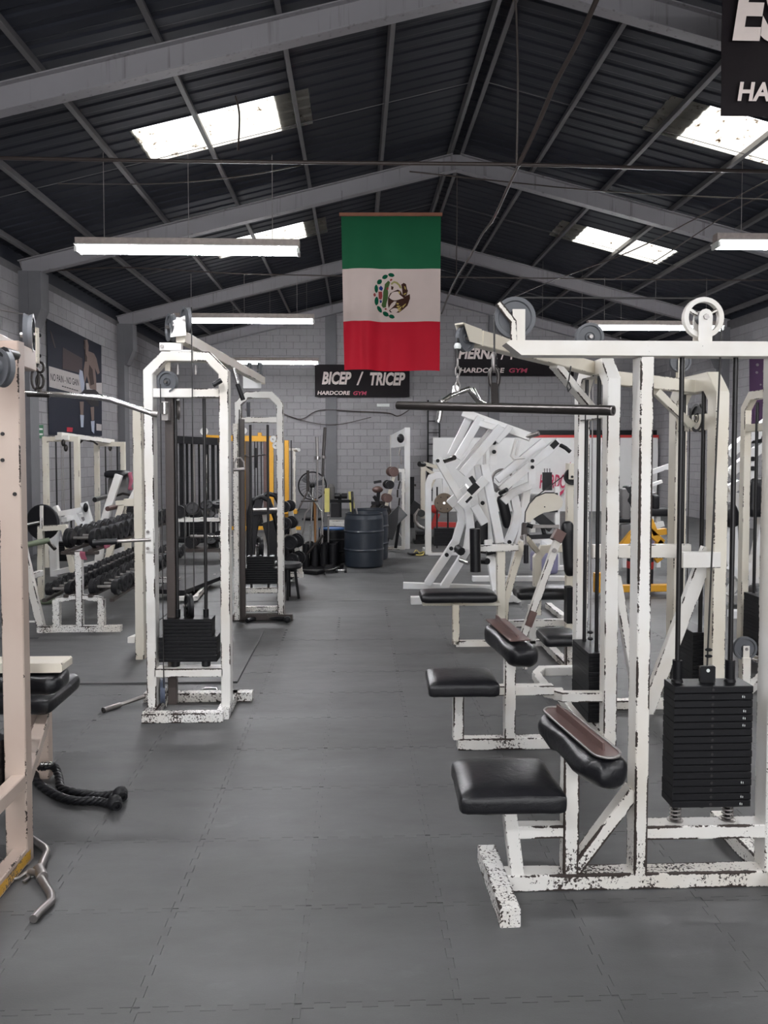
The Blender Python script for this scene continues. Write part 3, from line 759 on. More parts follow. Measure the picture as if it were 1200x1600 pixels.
def stack(parent, cx, cy, z0, n, w_, d_, t_, mat='black_steel', holes=False, wid=None, step_=None):
    """selectorised weight stack: one part per plate, sharing meshes"""
    step_ = step_ or t_ + .0012; made = {}
    for k in range(n):
        ww = wid(k) if wid else w_
        if ww not in made:
            o = B().bar([(cx - ww / 2, cy, z0), (cx + ww / 2, cy, z0)], d_, t_, (0, 0, 1), .003).build('weight_plate', mat, parent); made[ww] = o; base = o
        else:
            o = made[ww].copy(); C.objects.link(o); o.parent = parent
        o.location = (random.uniform(-.0015, .0015), 0, k * step_ + t_ / 2)
        if holes:
            if 'h' not in made:
                h = B().disc((cx - .004, cy - d_ / 2 - .0005, z0), (0, 1, 0), .0055, .002, 8).build('pin_hole', 'cable_black', parent); made['h'] = h
            else: h = made['h'].copy(); C.objects.link(h)
            h.parent = o
    return z0 + n * step_
def rope_hook(parent, p, L=.16, mat='dull_steel'):
    """snap hook and shackle on a cable end"""
    x, y_, z = p
    B().tube([(x + .017 * math.sin(a_), y_, z + L * .3 - L * .3 * math.cos(a_)) for a_ in [k * math.pi / 6 for k in range(12)]], .0055, 6, True).build('snap_hook', mat, parent)
    B().tube([(x, y_ + .014 * math.sin(a_), z - .02 - .028 * math.cos(a_)) for a_ in [k * math.pi / 6 for k in range(12)]], .005, 6, True).build('shackle', mat, parent)

# ================================================================ pulldown machine, right foreground
Y1 = 2.835; yc = Y1 + .04
m1 = thing('lat_pulldown_machine', 'chipped white pulldown machine in the right foreground with the tall black weight stack', 'gym machine', (1.05, yc, 0))
WP = 'white_worn'
def X1(px, py): return q(px, py, Y1).x
def Z1(px, py): return q(px, py, Y1).z
B().bar([(.56, yc, .032), (2.0, yc, .032)], .075, .064).build('base_beam', WP, m1)
B().bar([(.545, 2.62, .036), (.535, 3.06, .036)], .075, .070).build('foot_bar', 'white_flaky', m1)
B().bar([(1.64, 2.62, .036), (1.64, 3.32, .036)], .075, .070).build('foot_bar', WP, m1)
xp = (X1(990, 1370) + X1(1011, 1370)) / 2
B().bar([(xp, yc, .06), (xp, yc, Z1(1010, 556) - .004)], .052, .088, (0, 1, 0)).build('upright', WP, m1)
zb1, zb0 = Z1(1100, 533), Z1(1100, 556)
B().prism([(X1(791, 537), yc - .04, zb1 - .01), (X1(797, 533), yc - .04, zb1), (2.05, yc - .04, zb1), (2.05, yc - .04, zb0), (X1(815, 557), yc - .04, zb0)], (0, 1, 0), .085).build('top_beam', WP, m1)
xe = X1(1198, 1200) + .026
B().bar([(xe, yc, .06), (xe, yc, zb0)], .052, .088, (0, 1, 0)).build('upright', WP, m1)
zs1, zs0 = Z1(1100, 1292), Z1(1100, 1311)
B().bar([(xp + .02, yc, (zs1 + zs0) / 2), (xe - .02, yc, (zs1 + zs0) / 2)], .075, zs1 - zs0 + .006).build('stack_beam', WP, m1)
xs = X1(800, 1290); xt = X1(894, 1300)
B().bar([q(808, 1372, yc), q(794, 1258, yc)], .052, .06, (0, 1, 0)).build('seat_post', WP, m1)
B().bar([(xs + .01, yc, (zs1 + zs0) / 2 + .005), (xt, yc, (zs1 + zs0) / 2 + .005)], .052, .05).build('seat_stay', WP, m1)
B().bar([(xt, yc, .06), (xt, yc, .60)], .062, .062, (0, 1, 0)).build('pad_post', WP, m1)
B().bar([(xt + .02, yc, .075), (xp - .02, yc, Z1(985, 1240))], .05, .06, (0, 1, 0)).build('brace', WP, m1)
# seat
mb = B(); mb.cushion((.565, 2.825, .425), (.395, .345, .075), r=.024, bulge=.022, taper=.05); mb.build('seat', 'vinyl', m1)
# thigh pad: steel tray with a fin, padded underneath
pa, pb = V((.905, 2.60, .60)), V((.815, 3.10, .615))
dv = (pb - pa).normalized(); sd = dv.cross(V((0, 0, 1))).normalized(); up_ = sd.cross(dv)
pad = B(); pad.cushion((pa + pb) / 2 - up_ * .045, (.16, (pb - pa).length, .12), sd, dv, r=.055, bulge=-.012, n=12, wr=.014); pad = pad.build('thigh_pad', 'vinyl', m1)
def stadium(a, b2, wdt, z_, n=8):
    out = []
    for c_, a0 in ((a, math.pi), (b2, 0)):
        for k in range(n + 1):
            t_ = a0 + math.pi * k / n; out.append(c_ + sd * (wdt * math.cos(t_)) + dv * (wdt * math.sin(t_)) + up_ * z_)
    return out
B().prism(stadium(pa + dv * .06, pb - dv * .05, .052, .012), up_, .006).build('pad_plate', 'brown_plate', pad)
B().tube(stadium(pa + dv * .06, pb - dv * .05, .053, .018), .0055, 6, True).build('plate_rim', 'dull_steel', pad)
B().prism([pa + dv * .07 + up_ * .016 - sd * .004, pa + dv * .075 + up_ * .045 - sd * .004, pb - dv * .05 + up_ * .05 - sd * .004, pb - dv * .05 + up_ * .016 - sd * .004], sd, .008).build('plate_fin', 'brown_plate', pad)
# weight stack
sx0, sx1 = X1(1053, 1150), X1(1175, 1150); cx1 = (sx0 + sx1) / 2; sw = sx1 - sx0; cys = Y1 + .052
zst0, zst1 = Z1(1100, 1262), Z1(1100, 1071); npl = 17
stp = (zst1 - zst0) / (npl + .1)
stack(m1, cx1, cys, zst0, npl, sw, .105, stp - .0016, holes=True, step_=stp)
for k in (1, 3, 4, 5, 13, 15, 16):
    z = zst0 + (16.5 - k) * stp; x = sx1 - .04 + random.uniform(-.004, .006); y_ = cys - .0535
    mb = B(); mb.prism([(x, y_, z - .006), (x + .002, y_, z - .002), (x + .001, y_, z + .006), (x - .002, y_, z + .001)], (0, -1, 0), .0006)
    mb.prism([(x + .006, y_, z - .005), (x + .008, y_, z - .006), (x + .009, y_, z + .001), (x + .006, y_, z + .004)], (0, -1, 0), .0006)
    mb.build('worn_mark', 'sign_white', m1)
xr0, xr1 = X1(1068, 1000), X1(1152, 1000)
for x in (xr0, xr1):
    B().tube([(x, cys, zs1), (x, cys, zb0)], .0095, 10).build('guide_rod', 'black_rod', m1)
    B().lathe([(.0001, 0), (.023, 0), (.021, .008), (.0185, .012), (.0185, .085), (.0001, .085)], (x, cys, zst1), (0, 0, 1), 14).build('rod_bushing', 'black_steel', m1)
    B().tube([(x + .02 * math.cos(k * .7), cys + .02 * math.sin(k * .7), zs1 + .006 + k * .0017) for k in range(46)], .0035, 5).build('coil_spring', 'dull_steel', m1)
    B().lathe([(.0001, 0), (.031, 0), (.031, .006), (.0001, .006)], (x, cys, zs1), (0, 0, 1), 16).build('spring_washer', 'dull_steel', m1)
B().box((cx1 - .033, cys - .008, zst1 - .004), (cx1 + .027, cys + .006, zst1 + .062)).build('selector_head', 'black_steel', m1)
B().disc((cx1 - .003, cys - .009, zst1 + .045), (0, 1, 0), .007, .002, 10).build('shackle_hole', 'sign_white', m1)
B().tube([(cx1 - .02, cys, zst0 - .02), (cx1 - .02, cys, zst0 + .02)], .013, 10).build('selector_stem', 'black_steel', m1)
# pulleys on the beam
c3 = q(1098, 497, yc); c1 = q(804, 497, yc); c2 = q(921, 527, yc + .12)
mb = B(); r3 = .079
o3 = mb.lathe([(r3 * .76, -.013), (r3 * .98, -.013), (r3, -.009), (r3 * .93, 0), (r3, .009), (r3 * .98, .013), (r3 * .76, .013), (r3 * .74, 0), (r3 * .76, -.013)], c3, (0, 1, 0), 32).build('spoked_pulley', 'white_paint', m1)
for k in range(3):
    a_ = math.pi / 6 + k * 2 * math.pi / 3; d = V((math.cos(a_), 0, math.sin(a_)))
    B().bar([c3 + d * .02, c3 + d * r3 * .78], .014, .016, (0, 1, 0), .002).build('spoke', 'white_paint', o3)
B().disc(c3, (0, 1, 0), .026, .03, 16).build('hub', 'grey_pulley', o3)
for s_ in (-1, 1):
    mb = B(); A = [(c3.x - .026, 0, zb1 - .003), (c3.x + .026, 0, zb1 - .003), (c3.x + .026, 0, c3.z + .005)] + [(c3.x + .026 * math.cos(k * math.pi / 6), 0, c3.z + .005 + .026 * math.sin(k * math.pi / 6)) for k in range(1, 6)] + [(c3.x - .026, 0, c3.z + .005)]
    mb.prism([(a_, yc + s_ * .022, z) for a_, _, z in A], (0, s_, 0), .005); mb.build('bracket', 'white_paint', o3)
B().lathe([(.0001, -.034), (.011, -.034), (.011, .034), (.0001, .034)], c3, (0, 1, 0), 6, False).build('axle_bolt', 'dull_steel', o3)
po1 = pulley(m1, c1, (0, 1, 0), .079, .026)
mb = B(); mb.prism([(c1.x - .012, yc - .026, zb1 - .004), (c1.x + .034, yc - .026, zb1 - .004), (c1.x + .034, yc - .026, c1.z + .028), (c1.x - .014, yc - .026, c1.z + .028)], (0, -1, 0), .006); mb.build('bracket', 'white_worn', po1)
B().bar([(c1.x - .068, yc - .034, c1.z + .05), (c1.x - .012, yc - .034, c1.z - .02), (c1.x - .01, yc - .034, zb1 - .003)], .024, .008, (0, 1, 0), .002).build('cable_guard', 'white_worn', po1)
po2 = pulley(m1, c2, (0, 1, 0), .056, .024)
# cable: stack - spoked wheel - front pulley - bar
xcb = c1.x - .077
B().tube([(cx1 - .003, cys, zst1 + .06), (c3.x + .075, yc, c3.z + .0)] + [(c3.x + .075 * math.cos(k * math.pi / 8), yc, c3.z + .075 * math.sin(k * math.pi / 8)) for k in range(1, 5)]
         + [(c1.x, yc, c1.z + .077)] + [(c1.x + .077 * math.cos(math.pi / 2 + k * math.pi / 8), yc, c1.z + .077 * math.sin(math.pi / 2 + k * math.pi / 8)) for k in range(1, 5)] + [(xcb, yc, q(770, 565, yc).z)], .0038, 6).build('steel_cable', 'cable_black', m1)
for z in (zst1 + .10, zst1 + .125):
    B().ball((cx1 + .002, cys, z), .013, 6, (1.2, .8, .5)).build('cable_clamp', 'black_steel', m1)
ch = q(770, 582, yc)
B().lathe([(.0001, 0), (.011, 0), (.011, .03), (.005, .05), (.0001, .05)], (xcb, yc, q(770, 570, yc).z), (0, 0, 1), 10).build('cable_end', 'black_steel', m1)
# long pulldown bar hanging from it
bz = q(770, 632, yc).z
lb = thing('pulldown_bar', 'long straight dark steel bar hanging from the foreground pulldown cable', 'bar', (xcb, yc, bz))
ba, bb = q(622, 633.5, 3.2), q(957, 641.5, 2.52)
d = (bb - ba).normalized(); mid = ba + d * ((xcb - ba.x) / d.x)
B().tube([ba, bb], .0175, 16).build('shaft', 'dark_bar', lb)
B().lathe([(.0125, 0), (.0174, 0), (.0174, .004), (.0125, .004), (.0125, 0)], bb, d, 16).build('pipe_end', 'dull_steel', lb)
zt_ = q(770, 572, yc).z; B().bar([mid, (xcb, yc, mid.z + .095)], .03, .014, (0, 1, 0), .002).build('hanger_lug', 'dark_bar', lb)
B().tube([(xcb + .017 * math.sin(k * math.pi / 6), yc, mid.z + .115 - .04 * math.cos(k * math.pi / 6)) for k in range(12)], .0085, 6, True).build('snap_hook', 'dark_bar', lb)
B().tube([(xcb + .006 * math.sin(k * math.pi / 6), yc + .013 * math.sin(k * math.pi / 6), mid.z + .175 - .034 * math.cos(k * math.pi / 6)) for k in range(12)], .007, 6, True).build('shackle', 'dull_steel', lb)

# ================================================================ second pulldown station
Y2 = 4.22
m2 = thing('lat_pulldown_machine', 'second white pulldown station behind the foreground one, with black seat and thigh pad', 'gym machine', (1.4, Y2, 0))
W2 = 'white_paint'
def tower(root, x, ya, yb, top, w_, d_, mat, sec=None):
    """arched column: two posts one behind the other, joined by a chamfered head"""
    ym = (ya + yb) / 2
    c_ = .10
    B().bar([(x, ya, 0), (x, ya, top - c_), (x, ya + c_, top), (x, yb - c_, top), (x, yb, top - c_), (x, yb, 0)], w_, d_, (1, 0, 0)).build('arch_frame', mat, root)
    B().bar([(x, ya, top - .26), (x, yb, top - .26)], w_ * .9, d_ * .7, (1, 0, 0)).build('arch_tie', mat, root)
    B().bar([(x, ya, .06), (x, yb, .06)], w_, .06).build('base_tie', mat, root)
XA, YA0, YA1 = q(956, 900, Y2).x, Y2 + .04, Y2 + .60
tower(m2, XA, YA0, YA1, 2.20, .09, .075, W2)
B().bar([(XA - .05, Y2 - .25, .03), (XA - .05, Y2 + .95, .03)], .07, .06).build('foot_bar', W2, m2)
ybm = Y2 + .04
x0 = q(716, 1160, Y2).x
B().bar([(x0, ybm, .034), (XA, ybm, .034)], .07, .065).build('base_beam', 'white_worn', m2)
B().bar([(x0 + .004, ybm, .06), (x0 + .004, ybm, .42)], .06, .06, (0, 1, 0)).build('seat_post', 'white_worn', m2)
xm = q(798, 1100, Y2).x
B().bar([(xm, ybm, .06), (xm, ybm, .62)], .062, .062, (0, 1, 0)).build('pad_post', W2, m2)
zh = q(800, 1078, Y2).z
B().bar([(x0 - .02, ybm, zh - .01), (1.13, ybm + .03, zh - .02)], .06, .055).build('seat_stay', W2, m2)
B().bar([(XA, 4.27, .29), (1.19, 4.28, .29), (1.12, 4.36, .29), (1.13, 4.68, .29), (1.19, 4.79, .29), (XA, 4.80, .29)], .055, .055).build('guard_hoop', 'white_worn', m2)
mb = B(); mb.cushion((.565, 4.06, .445), (.38, .31, .075), r=.024, bulge=.018, taper=.03); mb.build('seat', 'vinyl', m2)
pa, pb = V((.90, 3.93, .655)), V((.815, 4.40, .70)); dv = (pb - pa).normalized(); sd = dv.cross(V((0, 0, 1))).normalized(); up_ = sd.cross(dv)
pad = B(); pad.cushion((pa + pb) / 2 - up_ * .05, (.17, (pb - pa).length, .13), sd, dv, r=.058, bulge=-.012, n=10, wr=.012); pad = pad.build('thigh_pad', 'vinyl', m2)
B().prism([pa + dv * .1 + sd * .06 + up_ * .014, pb + sd * .06 + up_ * .014, pb - sd * .06 + up_ * .014, pa + dv * .1 - sd * .06 + up_ * .014], up_, .005).build('pad_plate', 'brown_plate', pad)
B().prism([pa + dv * .14 + up_ * .016, pa + dv * .15 + up_ * .03, pb + up_ * .045, pb + up_ * .016], sd, .008).build('plate_fin', 'brown_plate', pad)
B().bar([(xm + .03, ybm, .50), (xm + .09, ybm, .50), (xm + .09, ybm, .46)], .02, .03, (0, 1, 0)).build('peg', W2, m2)
stack(m2, XA - .015, (YA0 + YA1) / 2, .10, 15, .13, .34, .0265)
for yy in (YA0 + .16, YA1 - .16):
    B().tube([(XA - .02, yy, .06), (XA - .02, yy, 2.15)], .012, 10).build('guide_rod', 'black_rod', m2)
ymid = (YA0 + YA1) / 2
B().tube([(XA - .02, ymid, .50), (XA - .02, ymid, 2.1)], .004, 6).build('steel_cable', 'dull_steel', m2)
for z in (.56, .60): B().ball((XA - .02, ymid, z), .018, 6, (1, 1, .6)).build('cable_clamp', 'black_steel', m2)
# inclined carrying arm towards the viewer with its nose pulley
ae = V((.515, 3.60, 2.255)); as_ = V((XA, ymid, 2.20))
B().bar([as_, ae + (as_ - ae).normalized() * .10], .07, .075, (0, 0, 1)).build('carrying_arm', 'cream_paint', m2)
d = (as_ - ae).normalized(); n_ = d.cross(V((0, 0, 1))).normalized()
B().bar([as_ - d * .50 - V((0, 0, .03)), as_ - d * .06 - V((0, 0, .24))], .05, .05, n_).build('gusset', W2, m2)
pn = pulley(m2, ae + V((0, 0, -.015)), n_, .062, .024)
for s_ in (-1, 1):
    e = ae + n_ * (s_ * .024)
    B().prism([e - d * .045 + V((0, 0, .05)), e + d * .15 + V((0, 0, .03)), e + d * .15 - V((0, 0, .035)), e + d * .0 - V((0, 0, .03))], n_ * s_, .005).build('nose_plate', 'cream_paint', pn)
B().bar([ae - d * .05 + V((0, 0, .048)), ae + d * .10 + V((0, 0, .040))], .05, .008, (0, 0, 1), .002).build('nose_cover', 'cream_paint', pn)
hx = ae - d * .06
B().tube([hx + V((0, 0, -.02)), hx + V((0, 0, -.12))], .0045, 6).build('steel_cable', 'cable_black', m2)
B().lathe([(.0001, 0), (.016, 0), (.018, .012), (.012, .025), (.0001, .028)], hx + V((0, 0, -.07)), (0, 0, 1), 10).build('cable_stop', 'sign_white', m2)
B().tube([q(892, 572, 4.0), q(889, 592, 4.0), q(886, 604, 4.0), q(888, 611, 4.0), q(892, 606, 4.0), q(889, 597, 4.0)], .004, 5).build('wire_loop', 'cable_black', m2)
# bent chrome handle hanging from the arm
hb = thing('double_row_bar', 'bent chrome double handle hanging on chain from the second pulldown arm', 'handle', hx + V((0, 0, -.35)))
for k in range(4):
    zc_ = hx.z - .14 - k * .036; ax_ = k % 2
    B().tube([(hx.x + (.011 * math.sin(a_) if ax_ else 0), hx.y + (0 if ax_ else .011 * math.sin(a_)), zc_ - .024 * math.cos(a_)) for a_ in [j * math.pi / 5 for j in range(10)]], .004, 5, True).build('chain_link', 'dull_steel', hb)
Yh = hx.y
B().prism([q(706, 618, Yh), q(708, 603, Yh), q(713, 601, Yh), q(717, 605, Yh), q(717, 618, Yh)], (0, 1, 0), .012).build('lug', 'chrome', hb)
B().tube([q(691, 628, Yh - .1), q(705, 618, Yh), q(732, 608, Yh + .02), q(746, 626, Yh + .05), q(757, 631, Yh + .15)], .012, 10).build('cross_tube', 'chrome', hb)
B().tube([q(690, 627, Yh - .1), q(686, 655, Yh - .1), q(684, 660, Yh - .1)], .013, 10).build('grip', 'chrome', hb)
B().tube([q(738, 607, Yh + .12), q(749, 626, Yh + .1), q(744, 634, Yh + .1)], .012, 10).build('grip', 'chrome', hb)

# ================================================================ third and fourth towers of the row
m4 = thing('cable_tower', 'cream arched cable tower standing behind the foreground weight stack', 'gym machine', (2.2, 5.0, 0))
X4 = q(1122, 800, 4.72).x; 
tower(m4, X4, 4.74, 5.34, 2.16, .12, .085, 'cream_paint')
B().bar([(X4, 5.04, 2.14), (XA + .05, 4.66, 2.17)], .06, .085).build('carrying_arm', 'cream_paint', m4)
B().bar([(X4 - .35, 4.88, 2.10), (X4 - .06, 5.0, 1.88)], .05, .05, (0, 1, 0)).build('gusset', 'cream_paint', m4)
stack(m4, X4 - .02, 5.04, .10, 15, .13, .36, .0265)
for yy in (4.88, 5.18): B().tube([(X4 - .03, yy, .06), (X4 - .03, yy, 2.1)], .014, 10).build('guide_rod', 'black_rod', m4)
B().tube([(X4 - .05, 5.04, .52), (X4 - .05, 5.04, 2.0)], .004, 6).build('steel_cable', 'cable_black', m4)
pulley(m4, (X4 - .02, 4.98, 1.93), (1, 0, 0), .095, .03, 'black_rubber', name='hub_pulley')
c4 = q(1063, 565, 5.2)
pulley(m4, c4, (0, 1, 0), .075, .024, 'grey_pulley', bracket=(c4.x, c4.y, 2.16), bmat='cream_paint')
B().bar([(X4 - .42, 4.80, 0), (X4 - .02, 4.80, 1.08)], .09, .05, (0, 1, 0)).build('slant_brace', 'white_paint', m4)
B().bar([(X4 - .24, 4.70, 1.02), (X4 + .0, 4.70, 1.02)], .05, .10, (0, 0, 1)).build('cross_tie', 'white_paint', m4)
B().bar([(XA + .1, 4.9, .03), (X4 + .1, 4.9, .03)], .07, .06).build('base_beam', 'white_paint', m4)
B().bar([(XA + .1, 4.9, 1.05), (X4 - .1, 4.9, 1.05)], .05, .09).build('link_beam', 'white_paint', m4)
B().bar([(XA + .30, 4.5, 0), (XA + .12, 4.5, .95)], .05, .05, (0, 1, 0)).build('slant_brace', 'white_paint', m4)
m5 = thing('cable_tower', 'rightmost white cable tower with a black weight stack, cut by the photo edge', 'gym machine', (3.2, 5.9, 0))
X5 = q(1163, 800, 6.15).x
tower(m5, X5, 5.45, 6.15, 2.16, .07, .06, 'cream_paint')
stack(m5, X5 + .0, 5.78, .10, 17, .16, .40, .0265)
for yy in (5.62, 5.94): B().tube([(X5 - .02, yy, .06), (X5 - .02, yy, 2.1)], .013, 8).build('guide_rod', 'black_rod', m5)
B().tube([(X5 - .03, 5.78, .58), (X5 - .03, 5.78, 2.1)], .004, 6).build('steel_cable', 'dull_steel', m5)
cp = q(1164, 1013, 5.1)
B().bar([(cp.x, 5.1, 0), (cp.x, 5.1, cp.z - .06)], .06, .06, (0, 1, 0)).build('pulley_post', 'white_paint', m5)
pulley(m5, cp, (0, 1, 0), .082, .026, bracket=(cp.x, 5.1, cp.z - .09))
B().bar([(cp.x, 5.1, .03), (X5 + .2, 5.9, .03)], .06, .06).build('base_beam', 'white_paint', m5)
for dz in (0, .025): B().tube([(cp.x + .04, 5.1, cp.z - .07 + dz), (cp.x + .7, 4.9, cp.z - .22 + dz)], .005, 6).build('steel_cable', 'dull_steel', m5)
B().bar([(X5, 5.45, .95), (X5 + .3, 5.45, .95)], .05, .09).build('cross_tie', 'cream_paint', m5)

# ================================================================ twin cable towers on the left
YP = 4.90
t1 = thing('cable_crossover', 'tall white twin-tower cable station left of the aisle with black weight stacks', 'gym machine', (-1.08, YP, 0))
def XT(px, py, Y=4.86): return q(px, py, Y).x
xl, xr = XT(234, 800), XT(351, 800); zt = q(290, 552, 4.86).z - .02
c_ = .10
def arch(root, xl, xr, yy, zt, w_, d_, mat, c_=.09, z0=.06):
    return B().bar([(xl, yy, z0), (xl, yy, zt - c_), (xl + c_, yy, zt), (xr - c_, yy, zt), (xr, yy, zt - c_), (xr, yy, z0)], w_, d_, (0, 1, 0)).build('arch_frame', mat, root)
# profile: width across the frame plane, depth along the hall
B().sweep(rect_profile(.060, .10), [(xl, YP, .06), (xl, YP, zt - c_), (xl + c_, YP, zt), (xr - c_, YP, zt), (xr, YP, zt - c_), (xr, YP, .06)], (0, 1, 0)).build('arch_frame', 'white_paint', t1)
zc1 = q(290, 614, 4.86).z
B().bar([(xl + .02, YP, zc1), (xr - .02, YP, zc1)], .08, .058).build('cross_tie', 'white_paint', t1)
zc2 = q(290, 1051, 4.86).z
B().bar([(xl + .02, YP, zc2), (xr - .02, YP, zc2)], .10, .055).build('cross_tie', 'white_worn', t1)
B().bar([(xl - .03, 4.76, .03), (xr + .0, 4.76, .03)], .07, .06).build('base_bar', 'white_flaky', t1)
for x in (xl, xr - .01): B().bar([(x, 4.78, .031), (x, 5.2, .031)], .08, .06).build('base_rail', 'white_flaky', t1)
B().bar([(xl - .13, 5.16, .03), (xr + .13, 5.16, .03)], .08, .062).build('base_bar', 'white_flaky', t1)
# stack and column
zs_ = zc2 + .07
wfun = lambda k: (.37 if k < 7 else .305)
stp2 = (q(290, 965, 4.9).z - zs_) / 12
ztop = stack(t1, (xl + xr) / 2 - .005, YP + .02, zs_, 12, .37, .13, stp2 - .0016, wid=wfun, step_=stp2)
xcg = XT(263, 800); xrd = XT(317, 800)
B().bar([(xcg, YP + .03, .06), (xcg, YP + .03, zc1)], .055, .05, (0, 1, 0)).build('guide_column', 'brown_steel', t1)
B().tube([(xcg + .035, YP + .03, zc2), (xcg + .035, YP + .03, zc1)], .011, 8).build('guide_rod', 'black_rod', t1)
B().tube([(xrd, YP + .03, zc2), (xrd, YP + .03, zc1)], .011, 8).build('guide_rod', 'black_rod', t1)
for x in (xcg + .035, xrd): B().lathe([(.0001, 0), (.018, 0), (.018, .05), (.0001, .05)], (x, YP + .03, ztop), (0, 0, 1), 12).build('rod_bushing', 'black_steel', t1)
for x in (xcg + .02, xrd): B().lathe([(.0001, 0), (.028, 0), (.03, .06), (.0001, .06)], (x, YP + .02, zc2 + .015), (0, 0, 1), 12).build('rubber_stop', 'black_rubber', t1)
pc = q(294, 941, YP); pulley(t1, (pc.x, YP + .02, ztop + .075), (.92, .4, 0), .078, .035, 'black_rubber', bracket=(pc.x, YP + .02, ztop), bmat='black_steel', name='stack_pulley')
hp = pulley(t1, q(262, 597, 4.88), (.35, 1, 0), .07, .03, 'grey_pulley', name='head_pulley')
B().bar([q(262, 600, 4.92), q(262, 558, 4.92)], .035, .006, (0, 1, 0), .002).build('bracket', 'cream_paint', hp)
lp = q(253, 1083, 4.95); pulley(t1, (lp.x, 4.97, .13), (1, .25, 0), .085, .03, 'blue_pulley', bracket=(lp.x, 4.97, .03), name='low_pulley')
for px, y0, y1 in ((250.5, 600, 1075), (299, 480, 925)):
    a, b_ = q(px, y0, 4.84), q(px, y1, 4.84); B().tube([(a.x, 4.84, a.z), (a.x, 4.84, b_.z)], .0035, 6).build('steel_cable', 'cable_black', t1)
a = q(285, 630, 4.93); B().tube([(a.x, 4.96, ztop + .15), (a.x, 4.96, zc1)], .0035, 6).build('steel_cable', 'cable_black', t1)
# roof beam back to the second tower, twin pulleys at the nose
zbm = 2.43
bx0, bx1 = XT(284, 545), q(408, 600, 7.65).x
B().box((bx0 - .07, YP - .05, zt + .030), (bx0 + .07, YP + .05, zt + .040)).build('beam_plate', 'white_clean', t1)
B().bar([(bx0, YP - .07, zbm), (bx1, 7.75, zbm)], .058, .075).build('overhead_beam', 'cream_paint', t1)
B().bar([(XT(250, 535), YP - .03, zt + .06), (bx0, YP - .03, zt + .06)], .05, .05).build('side_lug', 'white_clean', t1)
B().disc((XT(254, 535), YP - .058, zt + .06), (0, 1, 0), .012, .012, 10).build('lug_bolt', 'dull_steel', t1)
for (px, py, r_) in ((267, 512, .088), (290, 500, .080)):
    pulley(t1, q(px, py, YP - .03), (.88, .47, 0), r_, .034, 'grey_pulley', name='nose_pulley')
B().prism([q(268, 502, YP - .10), q(289, 493, YP - .10), q(291, 524, YP - .10), q(266, 527, YP - .10)], (0, 1, 0), .006).build('nose_plate', 'white_clean', t1)
for (px, py) in ((270, 508), (287, 500)): B().disc(q(px, py, YP - .104), (0, 1, 0), .008, .008, 8).build('plate_bolt', 'dull_steel', t1)
for px in (275, 303):
    a = q(px, 560, 4.86); B().tube([(a.x, YP, zt - .05), (a.x, YP, zt - .11)], .008, 6).build('stud_bolt', 'dull_steel', t1)
# adjustable handle and bracket on the left post, stop plate
ha, hb_ = q(236, 843, 4.84), q(145, 848, 4.80)
B().tube([ha, hb_], .011, 8).build('dip_handle', 'dull_steel', t1); B().tube([hb_, hb_ + (ha - hb_) * .42], .019, 10).build('handle_grip', 'black_rubber', t1)
B().box((xl - .025, YP - .062, q(233, 862, 4.84).z), (xl + .025, YP - .048, q(233, 826, 4.84).z), .003).build('handle_plate', 'white_paint', t1)
for py in (831, 857): a = q(231, py, 4.83); B().disc(a, (0, 1, 0), .010, .008, 10).build('plate_bolt', 'dull_steel', t1)
a = q(258, 642, 4.84); B().box((a.x - .02, 4.83, a.z - .06), (a.x + .02, 4.90, a.z + .06)).build('carriage', 'dull_steel', t1)
B().lathe([(.0001, 0), (.022, 0), (.022, .07), (.0001, .07)], (a.x, 4.82, a.z - .02), (0, 0, 1), 10).build('carriage_collar', 'chrome', t1)
pulley(t1, q(277, 640, 5.0), (1, .4, 0), .07, .02, 'dull_steel', name='carriage_pulley')
# chin-up grips on the right
for (x0_, y0_, x1_, y1_, Y_) in ((346, 594, 333, 602, 4.8), (371, 600, 380, 625, 5.3)):
    B().tube([q(x0_, y0_, Y_), q(x1_, y1_, Y_)], .016, 8).build('chin_grip', 'black_rubber', t1)
B().tube([q(365, 575, 5.3), q(372, 600, 5.3)], .014, 8).build('grip_stem', 'chrome', t1)
# second tower
a = q(369, 800, 7.45); B().bar([(a.x, 7.45, .05), (a.x, 7.45, q(369, 662, 7.45).z)], .05, .05, (0, 1, 0)).build('perforated_post', 'white_flaky', t1)
YQ = 7.68
x2l, x2r = q(378, 800, 7.65).x, q(438, 800, 7.65).x; z2 = q(410, 617, 7.65).z
B().sweep(rect_profile(.065, .09), [(x2l - .03, YQ, .05), (x2l - .03, YQ, z2 - .09), (x2l + .06, YQ, z2), (x2r - .09, YQ, z2), (x2r, YQ, z2 - .09), (x2r, YQ, .05)], (0, 1, 0)).build('arch_frame', 'white_worn', t1)
B().bar([(x2l, YQ, q(400, 656, 7.65).z), (x2r, YQ, q(400, 656, 7.65).z)], .07, .055).build('cross_tie', 'white_paint', t1)
zq = q(400, 923, 7.65).z
B().bar([(x2l, YQ, zq), (x2r, YQ, zq)], .08, .05).build('cross_tie', 'white_flaky', t1)
B().bar([(x2l - .12, YQ - .02, .03), (x2r + .12, YQ - .02, .03)], .08, .06).build('base_bar', 'brown_steel', t1)
B().bar([(x2l, YQ + .05, .10), (x2r, YQ + .05, .10)], .05, .05).build('base_bar', 'white_flaky', t1)
wf2 = lambda k: (.34 if k < 7 else .27)
sp2 = (q(400, 868, 7.7).z - zq - .07) / 12
zt2 = stack(t1, (x2l + x2r) / 2 - .01, YQ + .01, zq + .07, 12, .34, .12, sp2 - .0016, wid=wf2, step_=sp2)
B().bar([(q(377, 800, 7.5).x, YQ - .12, .06), (q(377, 800, 7.5).x, YQ - .12, q(377, 655, 7.55).z)], .055, .05, (0, 1, 0)).build('guide_column', 'brown_steel', t1)
